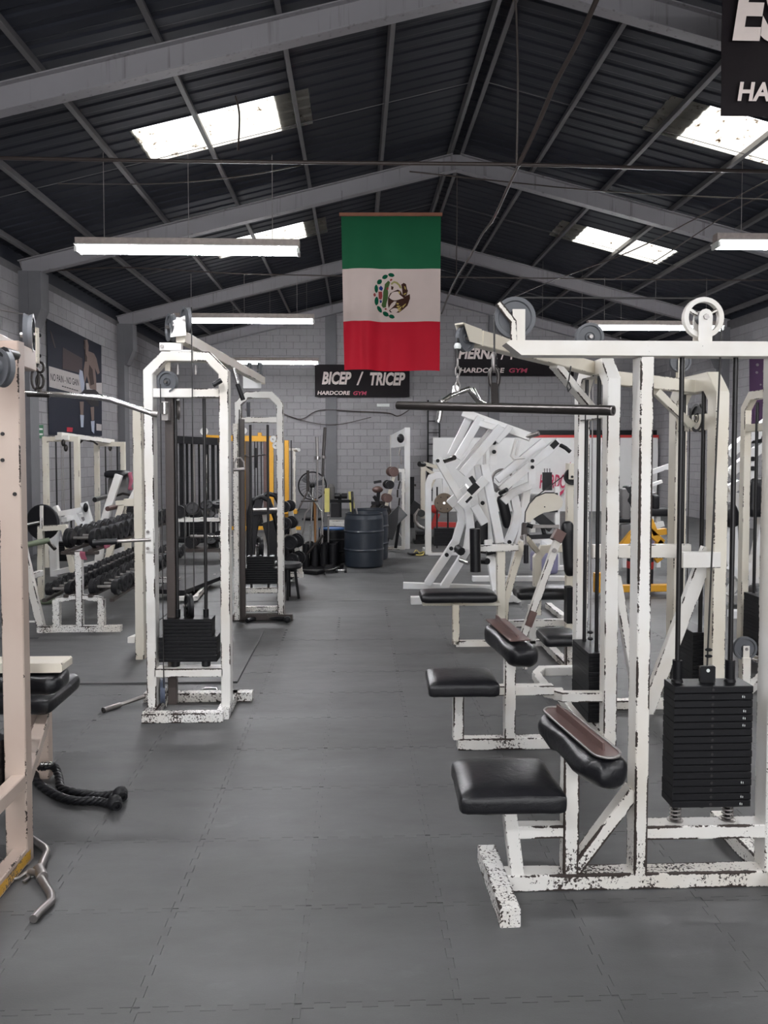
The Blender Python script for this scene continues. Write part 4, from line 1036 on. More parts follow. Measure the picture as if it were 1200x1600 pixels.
for px in (392, 419): B().tube([(q(px, 800, YQ).x, YQ, zq), (q(px, 800, YQ).x, YQ, z2 - .3)], .013, 8).build('guide_rod', 'black_rod', t1)
pulley(t1, (q(406, 853, YQ).x, YQ, zt2 + .10), (.9, .3, 0), .10, .04, 'black_rubber', bracket=(q(406, 853, YQ).x, YQ, zt2), bmat='black_steel', name='stack_pulley')
pulley(t1, q(388, 640, YQ), (1, .2, 0), .08, .03, 'grey_pulley', name='head_pulley')
for px in (390, 406): pulley(t1, q(px, 578, YQ - .05), (1, .35, 0), .08, .03, 'grey_pulley', name='nose_pulley')
B().box((q(382, 585, YQ).x, YQ - .1, z2 + .06), (q(410, 585, YQ).x, YQ - .09, z2 + .20)).build('nose_plate', 'white_clean', t1)
cs_ = q(373, 690, 5.6)
sh_ = thing('stirrup_handle', 'chrome stirrup handle hanging on the inner side of the twin cable towers', 'handle', q(374, 735, 6.0))
B().tube([q(366, 735, 6), q(366, 724, 6), q(370, 716, 6), q(376, 715, 6), q(381, 722, 6), q(382, 734, 6)], .007, 7).build('bow', 'dull_steel', sh_)
B().tube([q(365, 734, 6), q(382, 733, 6)], .014, 8).build('grip', 'dull_steel', sh_)
B().tube([q(374, 716, 6), q(374, 640, 6.0)], .005, 6).build('hanger_cable', 'cable_black', sh_)

# ================================================================ machine cut by the left edge
l0 = thing('lat_pulldown_machine', 'pinkish worn pulldown machine cut by the left edge of the photo', 'gym machine', (-1.4, 3.2, 0))
PK = 'pink_paint'; Y0_ = 3.10
xa = (q(5, 1100, Y0_).x + q(38, 1100, Y0_).x) / 2
B().bar([(xa, Y0_ + .03, .0), (xa, Y0_ + .03, q(20, 540, Y0_).z + .02)], .088, .06, (0, 1, 0)).build('upright', PK, l0)
B().bar([(xa + .012, Y0_ + .06, .035), (xa + .012, 2.35, .035)], .06, .07).build('base_rail', PK, l0)
B().box((xa + .0425, 2.36, .012), (xa + .0445, Y0_ + .03, .052), 0).build('paint_stripe', 'chip_yellow', l0)
z = q(40, 1222, Y0_).z

xb = (q(46, 1150, 3.93).x + q(75, 1150, 3.93).x) / 2
B().bar([(xb, 3.96, 0), (xb, 3.96, q(60, 1085, 3.93).z)], .095, .06, (0, 1, 0)).build('seat_post', PK, l0)
B().bar([(xa + .012, 2.35, z), (xa + .012, Y0_ + .06, z), (xb + .03, 3.93, z - .02)], .06, .06).build('stack_rail', PK, l0)
B().bar([(xb - .3, 3.95, q(60, 1090, 3.93).z - .03), (xb + .04, 3.95, q(60, 1090, 3.93).z - .03)], .05, .05).build('seat_rail', PK, l0)
for py in (678, 719, 772): B().disc(q(4 if py < 750 else 23, py, Y0_ - .002), (0, 1, 0), .008, .006, 10).build('adjust_hole', 'cable_black', l0)
# top beam with pulley and hook
b0, b1 = V((xa - .02, 2.5, 2.145)), V((xa - .20, 3.75, 2.145))
B().bar([b0, b1], .085, .10).build('top_beam', PK, l0)
pulley(l0, q(46, 524, 3.75), (.95, .3, 0), .105, .04, 'grey_pulley', name='nose_pulley')
pp = q(58, 520, 3.72); B().bar([(pp.x, 3.72, 2.13), (pp.x, 3.72, 2.30)], .03, .008, (1, 0, 0), .002).build('bracket', 'cream_paint', l0)
B().tube([(pp.x - .6, 2.6, 2.36), q(46, 493, 3.75)], .004, 6).build('steel_cable', 'dull_steel', l0)
pulley(l0, q(0, 574, 2.9), (.55, .84, 0), .075, .03, 'grey_pulley', name='side_pulley')
B().tube([q(6, 550, 2.88), q(24, 555, 3.0)], .02, 8).build('pulley_bolt', 'black_steel', l0)
hk = q(62, 575, 3.85)
B().tube([q(61, 523, 3.85), hk], .004, 6).build('steel_cable', 'dull_steel', l0)
for (x_, y_) in ((61, 524), (61, 556), (60, 565)): B().ball(q(x_, y_, 3.85), .011, 6).build('cable_clamp', 'black_steel', l0)
B().tube([q(28, 556, 3.7), q(45, 566, 3.8), q(58, 578, 3.85)], .009, 6).build('safety_strap', 'brown_plate', l0)
for k, (x_, y0, y1, a_) in enumerate(((63, 566, 582, 0), (54, 574, 608, 1), (60, 584, 606, 0))):
    ym_ = (y0 + y1) / 2; c0 = q(x_, ym_, 3.85); hh = (q(x_, y0, 3.85) - q(x_, y1, 3.85)).length / 2
    B().tube([(c0.x + .018 * math.sin(t_), c0.y + .01 * k, c0.z - hh * math.cos(t_)) for t_ in [j * math.pi / 6 for j in range(12)]], .0065, 6, True).build('snap_hook', 'dark_bar', l0)
# thigh pad (plate on top) and seat
mb = B(); mb.cushion(q(62, 1059, 3.35) + V((-.07, 0, -.01)), (.36, .16, .10), (1, 0, 0), (0, 1, 0), r=.045, bulge=-.01, wr=.01); pd = mb.build('thigh_pad', 'vinyl', l0)
a = q(98, 1034, 3.30); B().box((a.x - .36, 3.29, a.z - .045), (a.x, 3.41, a.z - .004), .006).build('pad_plate', 'cream_paint', pd)
mb = B(); mb.cushion(q(78, 1078, 3.9) + V((-.12, 0, -.02)), (.44, .34, .09), (1, -.15, .05), (.12, 1, .12), r=.04, bulge=.01, wr=.008); mb.build('seat', 'vinyl', l0)
stack(l0, xa - .16, Y0_ + .02, .28, 9, .22, .10, .026)
B().tube([(xa - .12, Y0_ + .02, .3), (xa - .12, Y0_ + .02, 2.1)], .01, 8).build('guide_rod', 'black_rod', l0)
# chrome lat bar hanging there
bar_ = thing('lat_bar', 'chrome bent-end lat bar hanging across the upper left', 'bar', q(62, 613, 3.9))
B().tube([q(-125, 640, 3.9), q(-50, 615, 3.9), q(-38, 613, 3.9), q(27, 613, 3.9), q(100, 617, 3.9), q(158, 622, 3.9), q(172, 624.5, 3.9), q(237, 646, 3.9)], .0135, 12).build('shaft', 'chrome', bar_)
B().tube([q(43, 615.5, 3.9), q(78, 617, 3.9)], .0145, 12).build('grip_sleeve', 'dark_bar', bar_)
B().tube([q(237, 646, 3.9), q(247, 647.5, 3.9)], .017, 10).build('end_cap', 'dull_steel', bar_)
B().tube([q(62, 613, 3.9), q(62, 606, 3.88)], .012, 8).build('eye_lug', 'dull_steel', bar_)

# ================================================================ loose attachments on the floor
rp_ = thing('triceps_rope', 'black twisted triceps rope with ball ends lying on the floor', 'rope', (-1.4, 3.7, 0))
def rope(pts, r, name):
    path = smooth_path(pts, 14); mb = B()
    for s_ in range(3):
        vs = []
        for i, p_ in enumerate(path):
            t_ = (path[min(i + 1, len(path) - 1)] - path[max(i - 1, 0)]).normalized(); sd_ = t_.cross(V((0, 0, 1))).normalized(); u_ = sd_.cross(t_)
            a_ = i * .55 + s_ * 2.094; vs.append(p_ + sd_ * (math.cos(a_) * r * .5) + u_ * (math.sin(a_) * r * .5))
        mb.tube(vs, r * .62, 6)
    return mb.build(name, 'black_rubber', rp_)
G_ = lambda x, y_, z=.02: g(x, y_, z)
rope([G_(70, 1198, .07), G_(56, 1202, .04), G_(57, 1220), G_(80, 1238), G_(110, 1250), G_(150, 1252), G_(172, 1256)], .019, 'strand')
rope([G_(72, 1196, .08), G_(85, 1198, .05), G_(92, 1215), G_(97, 1232), G_(130, 1240), G_(160, 1243), G_(186, 1240)], .019, 'strand')
for (x_, y_) in ((179, 1254), (188, 1240)):
    c0 = g(x_, y_, .036); mb = B(); mb.ball(c0, .036, 9); e = mb.build('ball_end', 'black_rubber', rp_)
    B().lathe([(.012, 0), (.022, 0), (.022, .012), (.012, .012), (.012, 0)], c0 + V((.02, -.031, 0)), (.5, -.85, 0), 12).build('end_ring', 'black_steel', e)
c0 = g(72, 1196, .09)
for k in range(3): B().ball(c0 + V((k * .02 - .02, 0, .008)), .012, 6).build('ferrule', 'chrome', rp_)
ez = thing('cable_curl_bar', 'zigzag chrome curl handle lying on the floor at lower left', 'handle', g(65, 1370))
B().tube([g(38, 1306, .02), g(48, 1310, .02), g(71, 1326, .02), g(73, 1332, .02), g(63, 1356, .02), g(64, 1372, .02), g(80, 1398, .02), g(80, 1408, .02), g(60, 1426, .02), g(52, 1436, .02)], .0155, 12).build('shaft', 'dull_steel', ez)
B().tube([g(60, 1357, .022), g(66, 1371, .022)], .022, 12).build('swivel_sleeve', 'dull_steel', ez)
B().tube([g(63, 1364, .025), g(46, 1362, .02)], .013, 8).build('swivel_neck', 'dull_steel', ez)
lk = [g(x_, y_, .014) for x_, y_ in ((42, 1366), (30, 1370), (18, 1372), (22, 1362), (8, 1350), (1, 1345))]
B().tube([g(36, 1378, .012), g(45, 1372, .012), g(43, 1362, .012), g(28, 1372, .012), g(16, 1374, .012), g(14, 1366, .012), g(24, 1362, .012)], .006, 6).build('snap_hook', 'dull_steel', ez)
for k in range(4):
    a, b_ = g(22 - k * 6, 1362 - k * 5, .012), g(16 - k * 6, 1357 - k * 5, .012); m_ = (a + b_) / 2; d = (b_ - a)
    n_ = V((-d.y, d.x, 0)).normalized() * .009 if k % 2 else V((0, 0, .007))
    B().tube([m_ + d * (.7 * math.cos(t_)) + n_ * math.sin(t_) for t_ in [j * math.pi / 5 for j in range(10)]], .0035, 5, True).build('chain_link', 'dull_steel', ez)
o = thing('steel_pipe_handle', 'short steel pipe handle leaning on the left tower foot', 'handle', g(190, 1100))
B().tube([g(161, 1110, .018), g(188, 1101, .02)], .017, 10).build('grip', 'dull_steel', o); B().tube([g(188, 1101, .02), g(226, 1088, .05)], .013, 10).build('stem', 'dull_steel', o)
B().lathe([(.0001, 0), (.019, 0), (.019, .006), (.0001, .006)], g(161, 1110, .018), g(188, 1101, .02) - g(161, 1110, .018), 12).build('end_cap', 'dark_bar', o)
o = thing('stirrup_handle', 'small chrome stirrup handle lying between the left tower posts', 'handle', g(325, 1080))
B().tube([g(309, 1081, .012), g(322, 1075, .012), g(338, 1076, .012), g(342, 1081, .012), g(316, 1087, .012)], .008, 7, True).build('bow', 'chrome', o)
B().tube([g(314, 1086, .016), g(341, 1080, .016)], .013, 8).build('grip', 'chrome', o)
o = thing('triceps_rope', 'short black rope attachment lying at the foot of the second left tower', 'rope', g(415, 970))
B().tube(smooth_path([g(386, 970, .02), g(400, 966, .02), g(425, 966, .02), g(446, 967, .025)], 6), .022, 8).build('strand', 'black_rubber', o)
B().ball(g(449, 968, .035), .035, 8).build('ball_end', 'black_rubber', o)
# loose mats
mt = B().box((-2.9, 5.54, 0.0), (-.885, 7.16, .014), .002).build('training_mat', 'floor_rubber'); tag(mt, 'large dark rubber mat lying behind the left cable tower', 'mat')
mt = B().box((-3.6, 6.95, 0.0), (-2.0, 8.6, .010), .002).build('training_mat', 'floor_rubber'); tag(mt, 'thin rubber mat under the dumbbell rack', 'mat')

# ================================================================ dumbbells
def dumbbell(name='dumbbell', L=.20, rh=.062, nth=.05, hr=.015, mat='black_rubber', group=None, label=''):
    t = thing(name, label, 'dumbbell', (0, 0, 0), group)
    B().tube([(-L / 2, 0, 0), (L / 2, 0, 0)], hr, 8).build('handle', 'dull_steel', t)
    for s_ in (-1, 1):
        x0, x1 = s_ * (L / 2 - nth), s_ * (L / 2)
        pr = [(.0001, 0), (rh * .8, 0), (rh * .8, nth * .3), (rh * .98, nth * .3), (rh, nth * .36), (rh, nth * .94), (rh * .96, nth), (rh * .8, nth), (rh * .76, nth * .93), (rh * .3, nth * .93), (rh * .3, nth * 1.12), (.0001, nth * 1.12)]
        B().lathe(pr, (s_ * (L / 2 - nth), 0, 0), (s_, 0, 0), 18).build('weight_head', mat, t)
    return t
rk = thing('dumbbell_rack', 'flaky white double-sided dumbbell rack on the left', 'rack', (-2.6, 7.1, 0))
FK = 'white_flaky'; YR = 7.16
xk = [q(89, 960, YR).x, q(125, 960, YR).x, q(159, 960, YR).x]
B().bar([(q(60, 990, YR).x, YR, .035), (q(190, 990, YR).x, YR, .035)], .07, .07).build('base_bar', FK, rk)
zl = q(90, 937, YR).z; zcn = q(125, 862, YR).z
for x, z in ((xk[0], zl), (xk[1], zcn), (xk[2], zl)): B().bar([(x, YR, .06), (x, YR, z)], .065, .06, (0, 1, 0)).build('post', FK, rk)
YE = 9.9
B().bar([(xk[0] - .1, YE, .035), (xk[2] + .1, YE, .035)], .07, .07).build('base_bar', FK, rk)
for x, z in ((xk[0], zl), (xk[1], zcn), (xk[2], zl)): B().bar([(x, YE, .06), (x, YE, z)], .065, .06, (0, 1, 0)).build('post', FK, rk)
for side, x in ((-1, xk[0] - .0), (1, xk[2] + .01)):
    for dx, dz in ((-.10, -.02 * side), (.10, .02 * side)):
        B().bar([(x + dx, YR - .04, zl + .02 + dz * side * (-1 if side > 0 else 1)), (x + dx, YE + .04, zl + .02 + dz)], .045, .03).build('rail', 'brown_steel', rk)
    B().bar([(x, YR, zl), (xk[1], YR, zl + .03)], .05, .05).build('cross_arm', FK, rk)
for dx in (-.10, .12): B().bar([(xk[1] + dx, YR - .04, zcn + .01), (xk[1] + dx, YE + .04, zcn + .01)], .045, .03).build('rail', 'brown_steel', rk)
B().bar([(xk[1] - .16, YR, zcn - .01), (xk[1] + .18, YR, zcn - .01)], .05, .03).build('cross_arm', 'brown_steel', rk)
ORD = ['frontmost', 'second', 'third', 'fourth', 'fifth', 'sixth', 'seventh', 'eighth', 'ninth', 'tenth', 'eleventh', 'twelfth', 'thirteenth', 'fourteenth', 'fifteenth', 'sixteenth', 'seventeenth', 'eighteenth', 'nineteenth', 'twentieth', 'last']
GD = 'dumbbells on the flaky white rack'
d1 = dumbbell(L=.27, rh=.078, nth=.062, group=GD); d2 = dumbbell(L=.23, rh=.062, nth=.055, mat='black_rubber', group=GD); d3 = dumbbell(L=.30, rh=.095, nth=.065, group=GD)
yy = YR + .05; k = 0
while yy < YE:
    place(d1, (xk[2] + .02 + random.uniform(-.012, .012), yy, zl + .035 + .078), (random.random() * 6, 0, random.uniform(-.06, .06)),
          ORD[k] + ' black dumbbell from the front on the right lower tier of the flaky white rack', k == 0)
    yy += .172 + (k % 2) * .01; k += 1
yy = YR + .04; k = 0
while yy < YE:
    place(d2, (xk[0] + .01 + random.uniform(-.012, .012), yy, zl + .035 + .062), (random.random() * 6, 0, random.uniform(-.07, .07)),
          ORD[k] + ' small dark dumbbell from the front on the left lower tier of the flaky rack', k == 0)
    yy += .142; k += 1
yy = YR + .08; k = 0
while yy < YE:
    place(d3, (xk[1] + .02 + random.uniform(-.015, .015), yy, zcn + .025 + .095), (random.random() * 6, 0, random.uniform(-.08, .08)),
          ORD[k] + ' large black dumbbell from the front on the top tier of the flaky rack', k == 0)
    yy += .21; k += 1
o = B(); o.cushion(q(131, 868, 7.1), (.06, .02, .09), r=.008, bulge=0, wr=.02); o = o.build('pink_cloth_strip', 'pink_cloth'); tag(o, 'pink cloth strip hanging from the top tier of the dumbbell rack', 'cloth')
o = B(); o.cushion(V((xk[1] + .17, 7.45, zcn + .03)), (.03, .10, .06), r=.012, bulge=0, wr=.02); o = o.build('pink_cloth_strip', 'pink_cloth'); tag(o, 'pink cloth tucked among the top tier dumbbells beside the tower post', 'cloth')

# back shelf with round heads facing the aisle
bs = thing('dumbbell_shelf', 'white dumbbell shelf seen between the posts of the left cable tower', 'rack', q(310, 812, 12))
a, b_ = q(262, 812, 12), q(350, 811, 12)
B().bar([a, b_], .35, .05).build('shelf', 'white_paint', bs)
a2, b2 = q(262, 858, 12.0), q(350, 858, 12.0); B().bar([a2, b2], .35, .05).build('shelf', 'brown_steel', bs)
for x in (265, 345): e = q(x, 811, 12); B().bar([(e.x, 12, 0), (e.x, 12, e.z + .1)], .06, .06, (0, 1, 0)).build('post', 'white_paint', bs)
d4 = dumbbell(L=.32, rh=.10, nth=.08, group='dumbbells on the white back shelf')
for k, px in enumerate((282, 302, 324, 341)):
    e = q(px, 798, 11.95); place(d4, (e.x, 12.0, q(px, 811, 12).z + .025 + .10), (0, .4 * k, math.pi / 2), ('leftmost', 'second', 'third', 'rightmost')[k] + ' black dumbbell end-on along the upper board of the white back shelf', k == 0)
for k, px in enumerate((300, 331, 343)):
    e = q(px, 850, 11.95); place(d4, (e.x, 12.0, q(px, 858, 12).z + .125), (0, .4 * k, math.pi / 2), ('leftmost', 'middle', 'rightmost')[k] + ' black dumbbell end-on along the lower board of the white back shelf', False, .95)
o = thing('barbell', 'short steel barbell lying across the white back shelf', 'barbell', q(325, 838, 11.7))
B().tube([q(298, 838, 11.7), q(375, 838, 11.7)], .016, 8).build('shaft', 'chrome', o); B().tube([q(298, 838, 11.7), q(325, 838, 11.7)], .027, 10).build('sleeve', 'dull_steel', o)
for x in (300, 343): B().bar([q(x, 839, 11.7), q(x, 839, 11.7) + V((0, .3, 0))], .03, .02).build('hook_arm', 'white_paint', bs)

# slanted rack end right of the second tower
sr = thing('dumbbell_stand', 'slanted white dumbbell stand right of the second left tower', 'rack', g(466, 905))
YS = 9.75
B().bar([q(453, 790, YS), q(470, 898, YS)], .06, .05, (0, 1, 0)).build('slant_rail', 'white_paint', sr)
B().bar([q(452, 898, YS), q(474, 898, YS)], .10, .06).build('foot_bar', 'white_paint', sr)
B().bar([q(453, 788, YS), V((q(453, 788, YS).x, YS + .5, 0))], .05, .05, (1, 0, 0)).build('rear_leg', 'white_paint', sr)
d5 = dumbbell(L=.30, rh=.088, nth=.07, group='dumbbells on the slanted white stand')
for k, (px, py, s_) in enumerate(((449, 791, .82), (451, 817, .92), (459, 846, 1.05), (462, 873, 1.0))):
    e = q(px, py, YS - .16); place(d5, e, (0, 0, math.pi / 2 - .25), ('topmost', 'second', 'third', 'lowest')[k] + ' dumbbell end-on on the slanted white stand', k == 0, s_)
d6 = dumbbell(L=.30, rh=.11, nth=.07, group='dumbbells on the slanted white stand')
for k, (px, py) in enumerate(((444, 823), (444, 862), (446, 895))):
    e = q(px, py, YS + .1); place(d6, e, (0, 0, math.pi / 2 - .25), ('upper', 'middle', 'lower')[k] + ' large dark plate dumbbell half hidden behind the second tower post', k == 0)
o = thing('stool', 'small black stool by the second left tower foot', 'stool', g(458, 950))
e = g(457, 946); B().lathe([(.0001, .36), (.15, .36), (.16, .38), (.15, .42), (.0001, .43)], e + V((-.08, .4, 0)), (0, 0, 1), 18).build('seat', 'black_rubber', o)
for dx, dy in ((-.12, 0), (.12, 0), (0, .12), (0, -.12)): B().bar([e + V((-.08 + dx * .6, .4 + dy * .6, .37)), e + V((-.08 + dx, .4 + dy, 0))], .03, .03).build('leg', 'black_steel', o)

# ================================================================ cream and white machines at far left
cf = thing('cable_crossover', 'cream cable frame standing against the left wall below the poster', 'gym machine', (-4.3, 11.8, 0))
for (xa_, xb_, yt, yy) in ((71, 120, 686, 11.3), (151, 192, 694, 12.7)):
    a, b_ = q(xa_, yt, yy), q(xb_, yt, yy)
    B().bar([(a.x, yy, 0), (a.x, yy, a.z), (b_.x, yy, a.z), (b_.x, yy, 0)], .075, .07, (0, 1, 0)).build('frame', 'cream_paint', cf)
    for f_ in (.33, .78): B().tube([(a.x + (b_.x - a.x) * f_, yy, .05), (a.x + (b_.x - a.x) * f_, yy, a.z)], .013, 6).build('guide_rod', 'black_rod', cf)
    for f_ in (.5, .56): B().tube([(a.x + (b_.x - a.x) * f_, yy, .4), (a.x + (b_.x - a.x) * f_, yy, a.z)], .006, 5).build('steel_cable', 'dull_steel', cf)
    stack(cf, (a.x + b_.x) / 2, yy, .1, 9, .3, .14, .03)
B().bar([q(93, 679, 11.2), q(176, 690, 12.8)], .07, .07).build('overhead_beam', 'white_paint', cf)
B().bar([q(88, 684, 11.25), q(108, 684, 11.25)], .08, .07).build('beam_foot', 'white_paint', cf)
B().tube([q(125, 692, 12), q(130, 687, 12), q(146, 690, 12), q(153, 695, 12)], .016, 6).build('chin_grip', 'dark_bar', cf)
for (x_, y_, Y_) in ((99, 692, 11.2), (103, 700, 11.2), (172, 700, 12.7)): B().ball(q(x_, y_, Y_), .03, 6, (1, 1, 1.8)).build('snap_hook', 'dark_bar', cf)

hm = thing('plate_press', 'cream plate-loaded press with a big black disc, left of the dumbbell rack', 'gym machine', (-3.6, 8.6, 0))
YH = 8.7
def T(root, pts, w_, h_, name, mat, up=(0, 1, 0)): return B().bar([q(*p) for p in pts], w_, h_, up).build(name, mat, root)
def TT(root, pts, r, name, mat, n=8): return B().tube([q(*p) for p in pts], r, n).build(name, mat, root)
B().lathe([(.02, -.02), (.19, -.02), (.205, -.012), (.205, .012), (.19, .02), (.02, .02)], q(67, 816, YH + .05), (.2, 1, 0), 30).build('weight_disc', 'black_rubber', hm)
T(hm, [(65, 790, YH - .02), (65, 826, YH - .02)], .03, .04, 'disc_stop', 'white_paint')
TT(hm, [(30, 822, YH - .1), (62, 815, YH)], .02, 'sleeve', 'chrome')
T(hm, [(64, 938, YH), (64, 826, YH), (101, 824, YH), (117, 905, YH)], .065, .06, 'frame', 'cream_paint')
TT(hm, [(38, 852, YH - .2), (78, 844, YH - .1)], .032, 'foam_grip', 'green_grip'); TT(hm, [(103, 834, YH), (130, 829, YH)], .03, 'foam_grip', 'green_grip')
TT(hm, [(60, 942, YH - .2), (88, 938, YH - .2)], .03, 'foam_grip', 'green_grip')
TT(hm, [(74, 845, YH - .1), (86, 858, YH - .15)], .022, 'lever', 'dark_bar')
T(hm, [(34, 845, 7.4), (46, 900, 7.4), (66, 985, 7.4)], .07, .06, 'slant_leg', 'white_worn'); T(hm, [(30, 975, 7.6), (66, 975, 7.6)], .06, .05, 'foot_bar', 'white_paint')
T(hm, [(36, 905, 7.8), (64, 895, 8.4)], .06, .06, 'stay', 'white_paint', (0, 0, 1))
T(hm, [(64, 938, YH), (64, 955, YH + .1), (130, 945, YH + .1)], .06, .06, 'base_bar', 'white_paint')
wp = thing('plate_press', 'white plate-loaded press machine behind the dumbbell rack', 'gym machine', (-3.6, 10.2, 0))
YW = 10.2
T(wp, [(86, 900, YW), (84, 850, YW), (88, 800, YW), (84, 792, YW)], .10, .08, 'column', 'white_clean')
T(wp, [(92, 803, YW), (135, 795, YW)], .07, .06, 'arm', 'white_clean'); T(wp, [(131, 785, YW), (140, 815, YW)], .09, .06, 'arm_plate', 'white_clean')
T(wp, [(100, 830, YW), (106, 808, YW), (118, 805, YW), (128, 822, YW)], .07, .06, 'arched_arm', 'white_clean'); T(wp, [(112, 838, YW), (140, 812, YW)], .07, .06, 'link', 'white_clean')
T(wp, [(100, 812, YW - .2), (130, 803, YW + .3)], .08, .06, 'cross_arm', 'white_clean', (0, 0, 1))
T(wp, [(85, 895, YW), (150, 880, YW)], .09, .07, 'base_bar', 'white_clean', (0, 0, 1)); T(wp, [(120, 880, YW), (126, 840, YW)], .08, .06, 'post', 'white_clean')
B().ball(q(134, 793, YW - .08), .045, 7, (.7, 1, 1.4)).build('pivot', 'black_steel', wp)
sp = thing('incline_press', 'white slanted press machine with black handles beside the left tower', 'gym machine', (-3.2, 10.8, 0))
YX = 10.6
T(sp, [(186, 742, YX), (170, 790, YX), (158, 835, YX), (154, 880, YX)], .10, .07, 'slant_arm', 'white_clean'); T(sp, [(222, 752, YX), (204, 785, YX)], .09, .07, 'slant_arm', 'white_clean')
TT(sp, [(148, 781, YX - .3), (166, 776, YX)], .035, 'peg', 'black_rod'); TT(sp, [(168, 795, YX - .3), (184, 791, YX)], .035, 'peg', 'brown_plate')
T(sp, [(182, 786, YX - .2), (215, 784, YX - .2)], .08, .06, 'cross_bar', 'cream_paint', (0, 0, 1)); T(sp, [(192, 786, YX - .2), (176, 840, YX - .2), (168, 880, YX - .2)], .09, .06, 'slant_leg', 'cream_paint')
T(sp, [(200, 840, YX), (200, 888, YX)], .08, .07, 'post', 'cream_paint'); T(sp, [(155, 885, YX), (236, 878, YX)], .08, .07, 'base_bar', 'white_paint', (0, 0, 1)); T(sp, [(165, 868, YX + .3), (200, 855, YX + .3)], .07, .06, 'stay', 'white_clean')
mb = B(); mb.cushion(q(184, 741, YX + .5), (.32, .30, .10), r=.045, n=6); mb.build('head_pad', 'vinyl', sp)
mb = B(); mb.cushion(q(184, 765, YX + .55), (.28, .06, .34), r=.028, n=6); mb.build('back_pad', 'grey_pad', sp)
B().disc(q(208, 799, YX - .3), (0, 1, 0), .088, .05, 20).build('weight_plate', 'black_rubber', sp); B().disc(q(208, 799, YX - .34), (0, 1, 0), .045, .03, 16).build('plate_hub', 'black_rod', sp)
T(sp, [(170, 812, YX - .3), (166, 826, YX - .3)], .05, .03, 'red_tab', 'red_paint')
TT(sp, [(178, 776, YX + .3), (192, 771, YX + .2), (208, 775, YX + .2)], .018, 'handle', 'dark_bar')
o = B(); o.cushion(q(204, 752, YX + .4), (.06, .04, .26), r=.018, bulge=0, wr=.03, n=6); o = o.build('knotted_cloth', 'pink_cloth'); tag(o, 'dark red and white cloth knotted on the slanted press', 'cloth')
st_ = thing('storage_frame', 'cream upright frame directly behind the left post of the tall cable tower', 'frame', (-1.9, 6.3, 0))
a = q(216, 635, 6.2); B().bar([(a.x, 6.2, 0), (a.x, 6.2, a.z)], .07, .09, (0, 1, 0)).build('post', 'cream_paint', st_)
a = q(195, 785, 6.25); B().bar([(a.x, 6.25, a.z), (q(216, 785, 6.25).x, 6.25, a.z)], .06, .06).build('stub', 'cream_paint', st_)
B().bar([q(205, 1000, 6.2) * 1.0, q(240, 985, 6.8)], .06, .05).build('foot_bar', 'white_paint', st_)
bn = thing('flat_bench', 'dark bench with white frame on the floor behind the left tower stack', 'bench', g(300, 915))
B().bar([g(262, 925, .1), g(330, 900, .1)], .4, .05).build('board', 'black_rubber', bn); B().bar([g(300, 903, .04), g(335, 900, .04), g(305, 935, .04), g(262, 935, .04)], .05, .05).build('frame', 'white_paint', bn)

# ================================================================ black and yellow machines at the back left
bk = thing('multi_gym', 'black steel multi-rod cable machine behind the left tower', 'gym machine', q(310, 830, 14.5))
YK = 14.5
a, b_ = q(276, 687, YK), q(342, 690, YK); B().bar([a, b_], .3, .14).build('head_beam', 'black_steel', bk)
for k, (px, w_) in enumerate(((283, .07), (290, .04), (296, .04), (303, .03), (309, .03), (316, .04), (322, .09), (331, .06), (338, .05))):
    e = q(px, 690, YK); B().bar([(e.x, YK + (k % 3) * .1, 0), (e.x, YK + (k % 3) * .1, e.z)], w_, .05, (0, 1, 0)).build('column', 'black_steel' if k != 3 else 'dull_steel', bk)
stack(bk, q(312, 800, YK).x, YK, .1, 10, .34, .2, .04)
B().bar([(a.x, YK, .05), (b_.x, YK, .05)], .5, .08).build('base_bar', 'black_steel', bk)
T(bk, [(322, 710, YK - .1), (322, 780, YK - .1)], .03, .03, 'cable_carriage', 'white_flaky')
ym_ = thing('cable_machine', 'yellow painted cable machine standing by the back wall', 'gym machine', q(400, 810, 16.5))
YY = 16.4
T(ym_, [(318, 684, YY), (432, 686, YY)], .10, .12, 'head_beam', 'yellow_paint', (0, 0, 1)); T(ym_, [(406, 676, YY), (406, 684, YY)], .08, .10, 'beam_block', 'yellow_paint')
for px, mt_ in ((380, 'yellow_paint'), (387, 'brown_steel'), (415, 'brown_plate'), (424, 'yellow_paint'), (448, 'yellow_paint'), (441, 'brown_steel')):
    e = q(px, 688, YY); B().bar([(e.x, YY, 0), (e.x, YY, e.z)], .09, .09, (0, 1, 0)).build('post', mt_, ym_)
for px in (398, 402, 408, 434, 455): e = q(px, 688, YY); B().tube([(e.x, YY, .1), (e.x, YY, e.z)], .012, 6).build('steel_cable', 'black_rod', ym_)
pulley(ym_, q(319, 674, YY), (0, 1, 0), .085, .04, 'fixture_white'); pulley(ym_, q(381, 673, YY), (0, 1, 0), .07, .04, 'fixture_white')
for (x_, y_) in ((427, 686), (431, 696)): pulley(ym_, q(x_, y_, YY - .1), (.4, 1, 0), .075, .04, 'fixture_white')
T(ym_, [(360, 825, YY - 1), (470, 825, YY - 1)], .08, .07, 'base_bar', 'yellow_paint', (0, 0, 1)); T(ym_, [(440, 799, YY - .1), (465, 799, YY - .1)], .3, .09, 'foot_block', 'yellow_paint', (0, 0, 1))
T(ym_, [(448, 702, YY + .2), (460, 702, YY + .2), (460, 800, YY + .2)], .06, .06, 'side_frame', 'white_worn'); TT(ym_, [(461, 703, YY + .2), (467, 703, YY)], .04, 'knob', 'fixture_white')
TT(ym_, [(400, 700, YY - .2), (400, 731, YY - .2)], .025, 'hanging_grip', 'black_rubber'); TT(ym_, [(379, 710, YY - .2), (390, 714, YY - .2), (415, 710, YY - .2)], .015, 'handle', 'dark_bar')
